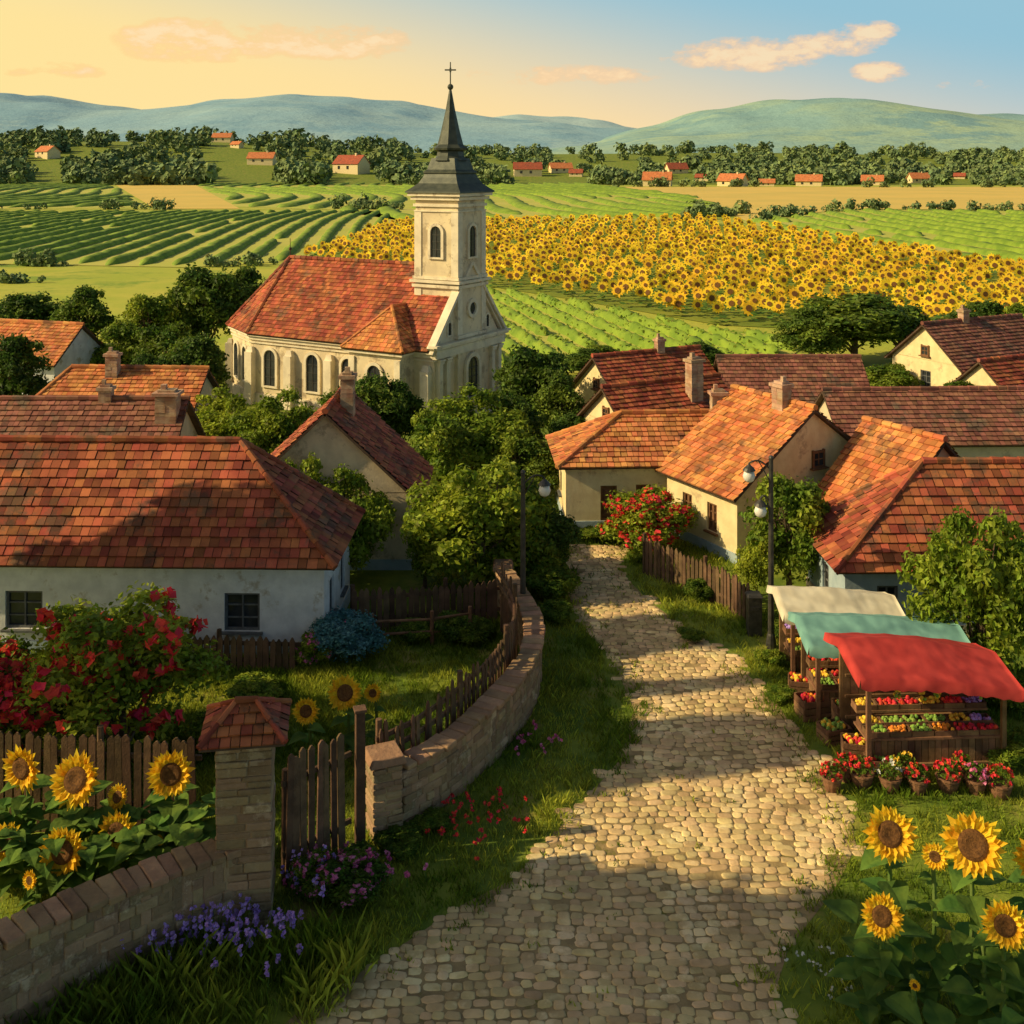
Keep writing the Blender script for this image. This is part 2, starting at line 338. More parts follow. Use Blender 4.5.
# distant village houses
VH=[]
for px,py,w in [(50,152,32),(223,138,26),(238,143,16),(262,160,36),(350,168,44),(528,172,38),(562,168,30),(575,172,18),(655,187,38),(678,169,28),(700,176,18),(728,189,36),(764,187,20),(805,182,34),(868,181,28),(918,179,26),(955,174,14)]:
    d=575
    if py<182:
        best=1e9
        for dd in range(600,960,5):
            e_=abs(HY+(CH-hz((px-512)*dd/FP,dd))*FP/dd-(py+4))
            if e_<best: best=e_;d=dd
    x=(px-512)*d/FP;k=w*d/FP*.72;zb=hz(x,d);VH.append((px,d,w))
    E=empty('village_house',(x-k/2,d-6,zb),math.radians(R.uniform(-40,25)));a=MB();t=MB()
    Wk=k*.6;hh=k*R.uniform(.2,.27);rr=k*R.uniform(.22,.3)
    a.box((k/2,Wk/2,hh/2-1.5),(k,Wk,hh+3),0)
    a.face([(0,Wk,hh),(0,0,hh),(0,Wk/2,hh+rr)],0);a.face([(k,0,hh),(k,Wk,hh),(k,Wk/2,hh+rr)],0)
    for u in (.25,.6): a.box((k*u,-.03,hh*.55),(k*.09,.1,hh*.4),1)
    a.box((-.03,Wk*.5,hh*.55),(.1,k*.09,hh*.4),1);a.box((k*.7,Wk*.5,hh+rr),(k*.06,k*.06,k*.14),0)
    for p in ([(-.5,-.6,hh-.3),(k+.5,-.6,hh-.3),(k+.5,Wk/2,hh+rr+.2),(-.5,Wk/2,hh+rr+.2)],[(k+.5,Wk+.6,hh-.3),(-.5,Wk+.6,hh-.3),(-.5,Wk/2,hh+rr+.2),(k+.5,Wk/2,hh+rr+.2)]): slab(t,p,.3,0)
    a.obj('walls',['plC','glass'],E);t.obj('roof',[R.choice(['tileO','tileO','tileR'])],E)
# distant trees and hedgerows
b=MB();rng=np.random.default_rng(11)
def clumptree(x,d,z,hh,nc=5,nq=34,sq=.25):
    r=hh*.55
    for c in range(nc):
        cc=np.array([x+rng.uniform(-1,1)*r,d+rng.uniform(-.4,.4)*r,z+hh*rng.uniform(.12,.72)])
        dd=rdirs(nq,rng);dd[:,1]=-abs(dd[:,1]);b.quads(leafquads(cc+dd*r*.62*(.75+.4*rng.random((nq,1))),dd+np.array([-.2,0,.3]),r*sq,.6,.8,rng),0)
for i in range(1700):
    d=rng.uniform(585,960);px=rng.uniform(-90,1110)
    if i<800: d=rng.uniform(600,700)
    if any(abs(px-q[0])<q[2]*.6+4 and d<q[1]+8 for q in VH): continue
    nn=noise.noise(Vector((px*.012,d*.01,3)))
    if nn<-.42 : continue
    hh=rng.uniform(4,9.5)*(1+.45*(px<400)*rng.random())*(1.25 if rng.random()<.08 else 1)
    x=(px-512)*d/FP;clumptree(x,d,hz(x,d),hh,5,24,.3)
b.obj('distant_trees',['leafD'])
b=MB()
for (ax,ay,bx,by,n_,h0) in [(-60,209.5,170,209.5,26,2.6),(330,209,405,210,16,3.0),(690,220,750,213,16,3.0),(750,221,850,210,22,2.2),(860,210,1080,211.5,26,2.2),(-60,265,60,266,26,1.5),(200,268,300,263,16,1.2),(600,187,760,187,24,4),(860,187.5,1080,187.5,24,4),(104,178.5,112,180,4,4),(-40,280,40,284,12,1.2)]:
    for i in range(n_):
        t=rng.random();py=ay+(by-ay)*t;px=ax+(bx-ax)*t
        if noise.noise(Vector((px*.05,py,1)))<-.25: continue
        x,y=gp(px,py);clumptree(x+rng.uniform(-1,1),y+rng.uniform(-1,1),0,h0*rng.uniform(.5,1.3),4,24,.26)
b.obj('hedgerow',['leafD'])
# ------------------------------------------------------------ building kit
def clip(S,C):
    out=S
    for i in range(len(C)):
        a=C[i];c=C[(i+1)%len(C)];inp=out;out=[]
        def side(p): return (c[0]-a[0])*(p[1]-a[1])-(c[1]-a[1])*(p[0]-a[0])
        for k in range(len(inp)):
            p=inp[k];q=inp[(k+1)%len(inp)];sp=side(p);sq=side(q)
            if sp>=0: out.append(p)
            if (sp>0 and sq<0) or (sp<0 and sq>0):
                t=sp/(sp-sq);out.append((p[0]+(q[0]-p[0])*t,p[1]+(q[1]-p[1])*t))
        if len(out)<3: return []
    return out
def tiles(mb,poly,m=0,tw=.19,th=.2,lift=.055):
    P=[Vector(p) for p in poly];u=(P[1]-P[0]).normalized();n=(P[1]-P[0]).cross(P[2]-P[1]).normalized();v=n.cross(u)
    uv=[((p-P[0]).dot(u),(p-P[0]).dot(v)) for p in P]
    u0=min(a for a,_ in uv);u1=max(a for a,_ in uv);v1=max(c for _,c in uv);r=0;v0=0
    while v0<v1:
        x=u0-(tw/2 if r%2 else 0)+R.uniform(-.02,.02)
        while x<u1:
            g=.006;tq=tw*R.uniform(.85,1.15);q=clip([(x+g,v0),(x+tq-g,v0),(x+tq-g,v0+th),(x+g,v0+th)],uv)
            if len(q)>=3:
                j=R.uniform(-.008,.012);jt=R.uniform(-.01,.01)
                top=[P[0]+u*a+v*c+n*(lift+j+jt*((a-x)/tw-.5)-.04*(c-v0)/th) for a,c in q]
                i=len(mb.v);mb.v.extend([tuple(p) for p in top]);mb.f.append(tuple(range(i,i+len(q))));mb.m.append(m)
                lo=[k for k,(a,c) in enumerate(q) if abs(c-v0)<1e-5]
                if len(lo)==2:
                    ka,kb=sorted(lo,key=lambda k:q[k][0]);i2=len(mb.v)
                    for k in (ka,kb): mb.v.append(tuple(P[0]+u*q[k][0]+v*q[k][1]+n*.005))
                    mb.f.append((i2,i2+1,i+kb,i+ka));mb.m.append(m)
            x+=tq
        v0+=th;r+=1
def ridge(mb,a,b_,m=0,r=.09):
    a=Vector(a);b_=Vector(b_);L=(b_-a).length;n=max(1,int(L/.34))
    for k in range(n):
        p=a+(b_-a)*(k/n);q=a+(b_-a)*((k+1.06)/n);mb.cyl(p,q,r*1.08+R.uniform(-.005,.01),r*.88,7,m)
def panel(W,G,p0,p1,h,ops):
    """wall panel with real openings; ops=(u centre,z0,w,h,kind)"""
    p0=Vector((*p0,0));p1=Vector((*p1,0));L=(p1-p0).length;u=(p1-p0).normalized();o=Vector((u.y,-u.x,0))
    us=sorted(set([0,L]+[a for q in ops for a in (q[0]-q[2]/2,q[0]+q[2]/2)]));zs=sorted(set([0,h]+[a for q in ops for a in (q[1],q[1]+q[3])]))
    pt=lambda a,z,d=0:p0+u*a+Vector((0,0,z))+o*d
    for i in range(len(us)-1):
        for j in range(len(zs)-1):
            a,c=us[i],us[i+1];z,y=zs[j],zs[j+1];mu=(a+c)/2;mz=(z+y)/2
            if any(abs(mu-q[0])<q[2]/2 and q[1]<mz<q[1]+q[3] for q in ops): continue
            W.face([pt(a,z),pt(c,z),pt(c,y),pt(a,y)],0)
    ang=math.atan2(u.y,u.x)
    for q in ops:
        a,c,z,y=q[0]-q[2]/2,q[0]+q[2]/2,q[1],q[1]+q[3];D=-.13
        W.face([pt(a,z),pt(a,z,D),pt(a,y,D),pt(a,y)],0);W.face([pt(c,z,D),pt(c,z),pt(c,y),pt(c,y,D)],0)
        W.face([pt(a,y,D),pt(c,y,D),pt(c,y),pt(a,y)],0);W.face([pt(a,z),pt(c,z),pt(c,z,D),pt(a,z,D)],0)
        fm=1 if q[4]=='w' else 2
        G.face([pt(a,z,-.11),pt(c,z,-.11),pt(c,y,-.11),pt(a,y,-.11)],2 if q[4] in 'dW' else 0)
        t=.055
        for (cu,cz,su,sz) in ((a+t/2,(z+y)/2,t,y-z),(c-t/2,(z+y)/2,t,y-z),((a+c)/2,z+t/2,c-a-2*t,t),((a+c)/2,y-t/2,c-a-2*t,t)):
            G.box(pt(cu,cz,-.08),(su,.06,sz),fm,ang)
        if q[4]!='d':
            G.box(pt((a+c)/2,(z+y)/2,-.085),(.035,.04,y-z-2*t),fm,ang)
            for zz in (z+(y-z)/3,z+2*(y-z)/3): G.box(pt((a+c)/2,zz,-.087),(c-a-2*t,.03,.03),fm,ang)
            G.box(pt((a+c)/2,z-.03,.03),(c-a+.14,.12,.05),fm,ang)
        else:
            for zz in (z+(y-z)*.3,z+(y-z)*.7): G.box(pt((a+c)/2,zz,-.09),(c-a-.25,.03,(y-z)*.28),fm,ang)
def house(name,x,y,rz,L,W,h,rh,wallm,tm,hl=0,hr=0,ops={},chim=[],e=.3,plinth=True,tw=.19,gw=None):
    E=empty(name,(x,y,0),math.radians(rz));w=MB();g=MB();t=MB();wd=MB()
    s=rh/(W/2);zE=h-e*s;zR=h+rh;G=.22
    hw=min([h]+[zE+e*(zR-zE)/(q+e)-.04 for q in (hl,hr) if q])
    for k,(a,c) in {'F':((0,0),(L,0)),'R':((L,0),(L,W)),'B':((L,W),(0,W)),'L':((0,W),(0,0))}.items(): panel(w,g,a,c,hw,ops.get(k,[]))
    for q,xx in ((hl,0),(hr,L)):
        if q: continue
        pts=[(xx,0,hw),(xx,0,h-.02),(xx,W/2,zR-.03),(xx,W,h-.02),(xx,W,hw)]
        if hw>=h: pts=pts[1:4]
        w.face(pts if xx==0 else pts[::-1])
    if gw:
        for (gy,gz,gs) in gw:
            g.box((-.02,gy,gz),(.03,gs,gs),0)
            for s_ in (-1,1): g.box((-.035,gy+s_*gs/2,gz),(.07,.06,gs+.12),2);g.box((-.034,gy,gz+s_*gs/2),(.068,gs-.06,.06),2)
            g.box((-.04,gy,gz),(.02,.03,gs),2);g.box((-.041,gy,gz),(.02,gs,.03),2);g.box((-.07,gy,gz-gs/2-.05),(.14,gs+.2,.04),2)
    xl,rl=(-e,hl) if hl else (-G,-G);xr,rr=(L+e,L-hr) if hr else (L+G,L+G)
    pl=[[(xl,-e,zE),(xr,-e,zE),(rr,W/2,zR),(rl,W/2,zR)],[(xr,W+e,zE),(xl,W+e,zE),(rl,W/2,zR),(rr,W/2,zR)]]
    if hl: pl.append([(xl,W+e,zE),(xl,-e,zE),(rl,W/2,zR)])
    if hr: pl.append([(xr,-e,zE),(xr,W+e,zE),(rr,W/2,zR)])
    for p in pl: tiles(t,p,0,tw,tw*1.05);slab(wd,[(a,b_,c-.003) for a,b_,c in p],.06,0)
    ridge(t,(rl,W/2,zR+.05),(rr,W/2,zR+.05))
    if hl:
        for yy in (-e,W+e): ridge(t,(xl,yy,zE+.04),(rl,W/2,zR+.05),0,.075)
    if hr:
        for yy in (-e,W+e): ridge(t,(xr,yy,zE+.04),(rr,W/2,zR+.05),0,.075)
    if plinth:
        for a,c,sx,sy in ((L/2,-.02,L+.08,.04),(L/2,W+.02,L+.08,.04),(-.02,W/2,.04,W-.01),(L+.02,W/2,.04,W-.01)): w.box((a,c,.14),(sx,sy,.28),1)
    w.obj('walls',[wallm,'plG' if wallm!='plG' else 'plB'],E);t.obj('roof_tiles',[tm],E);wd.obj('roof_boards',['rwood'],E)
    if g.f: g.obj('windows_and_doors',['glass','wframe','wbrown'],E)
    c=MB()
    for (cx,cy,ct,cw) in chim:
        z=h
        while z<ct-.12:
            for k in (-1,1):
                c.box((cx+k*cw*.25,cy,z+.06),(cw*.495+R.uniform(-.01,.01),cw*.8+R.uniform(-.02,.02),.115),0)
            z+=.12
        c.box((cx,cy,ct-.04),(cw*1.25,cw*1.05,.1),0);c.box((cx,cy,ct+.04),(cw*.8,cw*.6,.08),0);c.box((cx-cw*.18,cy,ct+.15),(cw*.25,cw*.3,.16),0)
    if chim: c.obj('chimney',['brick'],E)
    return E
# left whitewashed house
house('whitewashed_house',-15.2,24.9,-1.5,11.0,3.3,2.42,1.95,'plW','tileR',0,2.35,
 {'F':[(9.15,.55,.8,.85,'w'),(4.2,.55,.85,.85,'w'),(1,.55,.8,.85,'w')],'R':[(.9,.6,.5,.85,'w'),(2.3,.6,.5,.85,'w')]},tw=.22)
house('brown_roof_house',-19,33,0,8.6,3.4,2.15,1.45,'plB','tileD',0,0,{'F':[(5,.8,.7,.8,'w')]},[(8.3,1.2,3.95,.65),(6.2,1.7,4.0,.4)])
house('orange_roof_house',-17.6,39.5,-3,6.0,3.6,2.1,1.3,'plB','tileO',1.0,0,{'R':[(1.8,.9,.5,.6,'w')]},[(2.7,1.5,4.0,.45)])
house('small_white_house',-25.2,50,-16,5.2,3.4,2.4,1.3,'plW','tileO',0,0,{'R':[(1.7,.9,.6,.7,'w')]},[])
house('gabled_cottage',-2.7,29.9,90,3.2,4.7,2.1,2.2,'plB','tileR',0,0,{'L':[(2.6,.7,.6,.8,'w')],'F':[(1.5,.8,.5,.7,'w')]},[(1.6,2.0,5.0,.45)])
# right side
house('yellow_cottage',1.62,33.1,3,5.3,3.0,2.15,1.0,'plC','tileO',1.9,0,{'F':[(1.3,.28,.5,1.05,'d'),(2.35,.75,.45,.6,'W'),(3.6,.7,.5,.7,'w')],'L':[(1.5,.7,.5,.7,'w')]},[(4.9,1.1,3.9,.45)])
house('cream_gable_house',4.0,36.9,26,4.6,3.2,2.05,1.2,'plC','tileR',0,0,{'F':[(1.2,.7,.5,.7,'w')],'L':[(1.6,1.2,.5,.6,'w')]},[(3.2,.9,4.1,.5)],gw=[(1.6,2.35,.34)])
house('red_roof_house',4.2,42.6,26,4.8,3.6,1.9,1.4,'plC','tileR',0,0,{'L':[(1.8,.9,.6,.7,'w')],'F':[(1.2,.7,.6,.7,'w')]},[(3,1.8,3.8,.35)],gw=[(1.8,2.2,.36)])
house('long_barn',8.6,43.5,0,5.5,3.4,1.8,1.3,'plB','tileD',0,0,{'F':[(1.2,.7,.6,.7,'w')]})
ca,sa=math.cos(math.radians(30)),math.sin(math.radians(30))
Wd=5.5;x0,y0=6.2,30.3
house('cream_house',x0+ca*Wd,y0+sa*Wd,120,3.1,Wd,2.05,1.95,'plC','tileO',0,0,
 {'B':[(.95,.6,.42,.8,'W'),(2.05,.6,.42,.8,'W')],'L':[(4.6,.9,.5,.6,'w')]},[(1.0,2.9,4.55,.45)],gw=[(2.45,2.5,.42)])
Wd=3.9;x1,y1=9.9,28.9
house('orange_gable_house',x1+ca*Wd,y1+sa*Wd,120,2.4,Wd,1.75,1.8,'plB','tileO',0,0,{'L':[(2,.8,.5,.6,'w')]},gw=[(1.9,2.15,.36)])
house('blue_wall_house',7.75,25.6,1,9,3.0,1.95,1.7,'plG','tileR',2.4,0,{'F':[(1.0,.5,.5,.7,'w'),(4,.5,.5,.7,'w')],'L':[(1.5,.5,.5,.7,'w')]},[],tw=.22)
house('long_brown_house',11.2,37,2,10,3.5,1.8,1.25,'plB','tileD',0,0,{'F':[(3,.7,.6,.7,'w')]},[])
house('yellow_gable_house',19.6,48.0,26,6,4,2.2,1.6,'plC','tileD',0,0,{'L':[(2,.9,.6,.8,'w')]},[(2.4,2.0,4.3,.4)],gw=[(2.0,2.6,.4)])
house('brown_gable_house',19.8,43.5,24,5,3,1.8,1.2,'plC','tileR',0,0,{'L':[(1.5,.9,.5,.6,'w')]})
# ------------------------------------------------------------ church
CR=60
E=empty('village_church',(-3.25,45.8,0),math.radians(CR));W_=5.4;LN=10.2;EZ=3.25;RZ=6.5;NA=3
w=MB();tr=MB();gl=MB();rf=MB();bd=MB()
aps=[(2.7-2.7*math.cos(a),LN+2.85*math.sin(a)) for a in [math.pi*k/NA for k in range(NA+1)]]
foot=[(0,0)]+[(W_,0)]+[(W_,LN)]+[(p[0],p[1]) for p in aps[::-1][1:-1]]+[(0,LN)]
for i in range(len(foot)):
    a=foot[i];c=foot[(i+1)%len(foot)];w.face([(*a,0),(*c,0),(*c,EZ),(*a,EZ)])
    u=(Vector(c)-Vector(a));L=u.length;u.normalize();o=Vector((u.y,-u.x));mid=(Vector(a)+Vector(c))/2;an=math.atan2(u.y,u.x)
    for z,hh,pr in ((.25,.5,.09),(EZ-.42,.07,.07),(EZ-.22,.16,.10),(EZ-.06,.14,.2)):
        tr.box((mid.x+o.x*pr/2,mid.y+o.y*pr/2,z+R.uniform(-.002,.002)),(L+pr*.8,pr,hh),0,an)
w.face([(0,0,EZ),(W_,0,EZ),(W_/2,0,RZ+.1)])
def arch(base,u,o,wd,ht,pr=.09,fr=.13,pane=1):
    base=Vector(base);u=Vector((*u,0));o=Vector((*o,0));Z=Vector((0,0,1))
    def prof(r,ex):
        pts=[(-r,-ex)]+[(-r*math.cos(t),ht-wd/2+r*math.sin(t)) for t in [math.pi*k/10 for k in range(11)]]+[(r,-ex)]
        return pts
    A=prof(wd/2+fr,fr*.6);B=prof(wd/2,0)
    P=lambda q,d:base+u*q[0]+Z*q[1]+o*d
    n=len(A)
    for k in range(n):
        k2=(k+1)%n
        tr.face([P(A[k2],pr),P(A[k],pr),P(B[k],pr),P(B[k2],pr)],0)
        tr.face([P(A[k2],0),P(A[k],0),P(A[k],pr),P(A[k2],pr)],0)
        tr.face([P(B[k2],pr),P(B[k],pr),P(B[k],.01),P(B[k2],.01)],0)
    gl.face([P(q,.012) for q in B[::-1]],0)
    an=math.atan2(u.y,u.x)
    gl.box(base+Z*(ht/2)+o*.025,(.03,.02,ht*.96),1,an)
    for f in (.25,.5,.72): gl.box(base+Z*(ht*f)+o*.027,(wd,.02,.025),1,an)
for y in (4.5,6.5,9.0): arch((0,y,.9),(0,-1),(-1,0),.68,1.65)
for y in (.3,5.45,7.75,10.1):
    tr.box((-.16,y,1.2),(.32,.42,2.4),0);tr.box((-.12,y,2.52),(.24,.42,.24),0,top=.6)
for i in range(NA):
    a=Vector(aps[i]);c=Vector(aps[i+1]);u=(a-c).normalized();o=Vector((u.y,-u.x));m_=(a+c)/2
    for sg in (-.62,.62): arch((m_.x+u.x*sg,m_.y+u.y*sg,.9),(u.x,u.y),(o.x,o.y),.6,1.6)
    if 0<i<NA:
        dd=(a-Vector((2.7,LN))).normalized();tr.box((a.x+dd.x*.14,a.y+dd.y*.14,1.2),(.34,.36,2.4),0,math.atan2(dd.y,dd.x))
        tr.box((a.x+dd.x*.1,a.y+dd.y*.1,2.5),(.26,.36,.2),0,math.atan2(dd.y,dd.x),top=.6)
# side chapel beside the tower
ya,yb,xo=1.0,3.7,-.95
w.face([(xo,yb,0),(xo,ya,0),(xo,ya,EZ-.02),(xo,yb,EZ-.02)]);w.face([(xo,ya,0),(0,ya,0),(0,ya,EZ-.02),(xo,ya,EZ-.02)]);w.face([(0,yb,0),(xo,yb,0),(xo,yb,EZ-.02),(0,yb,EZ-.02)])
tr.box((xo-.08,(ya+yb)/2,EZ-.1),(.16,yb-ya+.32,.15),0);tr.box((xo/2-.05,ya-.07,EZ-.1),(-xo-.12,.14,.15),0);tr.box((xo-.05,(ya+yb)/2,.24),(.1,yb-ya+.2,.46),0)
for yy in (ya+.16,yb-.16): tr.box((xo-.04,yy,1.7),(.08,.3,2.4),0)
arch((xo,(ya+yb)/2,.9),(0,-1),(-1,0),.7,1.7)
# facade: paired pilasters, entablature, pediment
for u_ in (.3,.85,4.55,5.1):
    tr.box((u_,-.09,1.65),(.26,.18,2.3),0);tr.box((u_,-.11,.4),(.38,.24,.3),0);tr.box((u_,-.11,2.72),(.34,.24,.1),0);tr.box((u_,-.13,2.83),(.40,.28,.08),0)
tr.box((2.7,-.1,3.02),(5.6,.22,.22),0);tr.box((2.7,-.14,3.36),(5.9,.36,.1),0);tr.box((2.7,-.17,3.46),(6.1,.44,.08),0)
arch((2.7,-.16,.9),(1,0),(0,-1),.9,1.75,.12,.18)
tr.box((2.7,-.5,.1),(2.2,.9,.2),0);tr.box((2.7,-.75,.05),(2.8,1.3,.1),0)
for sg in (-1,1):
    for off,th_ in ((.0,.14),(-.22,.07)):
        a=Vector((2.7+sg*3.0,EZ+.1+off));c=Vector((2.7,RZ+.25+off));mid=(a+c)/2;L=(c-a).length;ang=math.atan2(c.y-a.y,c.x-a.x)
        tr.box((mid.x,-.05 if off==0 else -.04,mid.y),(L,.38 if off==0 else .2,th_),0,mx=Matrix.Rotation(-ang,3,'Y'))
K=16
for k in range(K):
    a=2*math.pi*k/K;a2=2*math.pi*(k+1)/K;f=lambda r,t,d:(2.7+math.cos(t)*r,-.155-d,4.75+math.sin(t)*r)
    tr.face([f(.42,a,.1),f(.42,a2,.1),f(.27,a2,.1),f(.27,a,.1)]);tr.face([f(.42,a,0),f(.42,a2,0),f(.42,a2,.1),f(.42,a,.1)]);tr.face([f(.27,a,.1),f(.27,a2,.1),f(.27,a2,0),f(.27,a,0)])
gl.face([(2.7+math.cos(2*math.pi*k/K)*.27,-.165,4.75+math.sin(2*math.pi*k/K)*.27) for k in range(K)],0)
for u_ in (1.15,4.25): arch((u_,0,3.75),(1,0),(0,-1),.24,.55,.05,.07)
# roof
ev=.28;ze=EZ-.02
ap2=[(2.7-(2.7+ev)*math.cos(a),LN+(2.85+ev)*math.sin(a)) for a in [math.pi*q/NA for q in range(NA+1)]]
pls=[[(-ev,LN,ze),(-ev,.12,ze),(2.7,.12,RZ),(2.7,LN,RZ)],[(W_+ev,.12,ze),(W_+ev,LN,ze),(2.7,LN,RZ),(2.7,.12,RZ)]]
for i in range(NA): pls.append([(*ap2[i+1],ze),(*ap2[i],ze),(2.7,LN,RZ)])
for p in pls: tiles(rf,p,0,.2,.21);slab(bd,[(a,b_,c-.003) for a,b_,c in p],.08,0)
ridge(rf,(2.7,2.2,RZ+.05),(2.7,LN,RZ+.05),0,.1)
for i in range(NA+1): ridge(rf,(*ap2[i],ze+.04),(2.7,LN,RZ+.05),0,.10)
kk=(RZ-ze)/(2.7+ev);rise=1.65;zt=ze+rise;ym=(ya+yb)/2;xv=-ev+rise/kk;xe=xo-.25;xp=.25
for p in ([(xe,yb+.25,ze),(xe,ya-.25,ze),(xp,ym,zt)],[(xe,ya-.25,ze),(-ev,ya-.25,ze),(xv,ym,zt),(xp,ym,zt)],[(-ev,yb+.25,ze),(xe,yb+.25,ze),(xp,ym,zt),(xv,ym,zt)]):
    tiles(rf,p,1,.2,.21,.075);slab(bd,[(a,b_,c-.003) for a,b_,c in p],.07,0)
for yy in (ya-.25,yb+.25): ridge(rf,(xe,yy,ze+.05),(xp,ym,zt+.06),1,.08)
ridge(rf,(xp,ym,zt+.06),(xv,ym,zt+.06),1,.08)
bd.cyl((2.7,LN,RZ),(2.7,LN,RZ+.95),.03,.015,6,0);bd.ball((2.7,LN,RZ+.45),.08,0)
# tower
tx,ty,ta=2.7,.95,2.2;TZ=9.75
w.box((tx,ty,TZ/2),(ta,ta,TZ),0)
for z,pr,hh in ((3.62,.1,.12),(5.75,.12,.14),(5.95,.2,.12),(6.1,.1,.12),(9.0,.06,.06),(9.25,.08,.12),(9.55,.16,.14),(9.72,.26,.14)): tr.box((tx,ty,z),(ta+2*pr,ta+2*pr,hh),0)
for sx in (-1,1):
    for sy in (-1,1):
        for z0,z1 in ((6.17,8.96),(3.7,5.66)): tr.box((tx+sx*(ta/2-.14),ty+sy*(ta/2-.14),(z0+z1)/2),(.36,.36,z1-z0),0)
z,hh,wd=7.0,1.35,.55
arch((tx-ta/2,ty,z),(0,-1),(-1,0),wd,hh);arch((tx+ta/2,ty,z),(0,1),(1,0),wd,hh);arch((tx,ty-ta/2,z),(1,0),(0,-1),wd,hh);arch((tx,ty+ta/2,z),(-1,0),(0,1),wd,hh)
sp=MB();q=math.sqrt(2)
sp.lathe([(1.43*q,9.79),(1.42*q,9.86),(1.24*q,10.0),(1.02*q,10.2),(.88*q,10.45),(.82*q,10.6),(.86*q,10.64),(.86*q,10.71),(.74*q,10.8),(.66*q,11.1),(.6*q,11.3)],4,(tx,ty,0),0,math.pi/4)
sp.lathe([(.78,11.2),(.62,11.4),(.58,11.6),(.74,11.66),(.76,11.74),(.58,11.9),(.42,12.5),(.22,13.4),(.05,14.35)],8,(tx,ty,0),0,math.pi/8)
sp.ball((tx,ty,14.45),.14,0,10);sp.cyl((tx,ty,14.4),(tx,ty,15.55),.03,.025,6,0)
CX=Matrix.Rotation(math.radians(-CR),3,'Z')
sp.box((tx,ty,15.2),(.5,.05,.06),0,mx=CX);sp.box((tx,ty,15.2),(.06,.06,.2),0)
w.obj('walls',['chW'],E);tr.obj('cornices_and_pilasters',['chT'],E);gl.obj('windows',['glass','iron'],E);rf.obj('roof_tiles',['tileR','tileO'],E);bd.obj('roof_boards',['rwood'],E);sp.obj('spire',['spire'],E)
# ------------------------------------------------------------ road
Lp=[(60,1500),(215,1090),(295,1015),(395,950),(462,905),(512,880),(585,800),(620,760),(634,710),(613,660),(583,625),(568,595),(570,570),(566,556),(570,545)]
Rp=[(900,1500),(810,1090),(770,1010),(788,950),(838,885),(856,845),(846,800),(805,745),(778,705),(738,665),(692,632),(650,602),(625,577),(618,562),(640,545)]
RP=[gp(*p) for p in Lp]+[gp(*p) for p in Rp[::-1]]
b=MB();b.face([(x,y,.004) for x,y in RP]);b.obj('road_bed',['dirt'])
def near_road(x,y,amp=.35):
    n=noise.noise(Vector((x*1.1,y*1.1,0)))*amp+noise.noise(Vector((x*3.5,y*3.5,4)))*amp*.5
    return inpoly(x+n,y,RP)
b=MB();y=5.5;row=0
while y<36:
    x=-8+R.uniform(0,.3)
    while x<10:
        wdt=R.choice((R.uniform(.14,.21),R.uniform(.18,.33)));cx=x+wdt/2
        cy=y+R.uniform(-.025,.025)+.10*math.sin(x*1.1+row*.13)+.14*noise.noise(Vector((x*.9,y*.9,2)))
        if near_road(cx,cy,.6) and R.random()>.03:
            hh=.146*R.uniform(.85,1.18);a0=R.uniform(-.2,.2);zt=R.uniform(.008,.024);K=9;o=[];i_=[];tl=(R.uniform(-.05,.05),R.uniform(-.03,.03));ph=R.random()*.6
            for k in range(K):
                t=2*math.pi*(k+ph)/K+R.uniform(-.14,.14);ct,st=math.cos(t),math.sin(t);ex=.6
                X=math.copysign(abs(ct)**ex,ct)*wdt*.52*R.uniform(.88,1.06);Y=math.copysign(abs(st)**ex,st)*hh*.54*R.uniform(.88,1.06)
                X,Y=X*math.cos(a0)-Y*math.sin(a0),X*math.sin(a0)+Y*math.cos(a0)
                o.append((cx+X,cy+Y,.0));i_.append((cx+X*.95,cy+Y*.94,zt*.75+X*tl[0]));
            c_=[(cx+(p[0]-cx)*.8,cy+(p[1]-cy)*.76,zt+(p[0]-cx)*tl[0]) for p in i_]
            b.mesh(o+i_+c_,[(k,(k+1)%K,K+(k+1)%K,K+k) for k in range(K)]+[(K+k,K+(k+1)%K,2*K+(k+1)%K,2*K+k) for k in range(K)]+[tuple(range(2*K,3*K))])
        x+=wdt
    y+=.15;row+=1
b.obj('cobblestone_road',['cobble'],smooth=True)
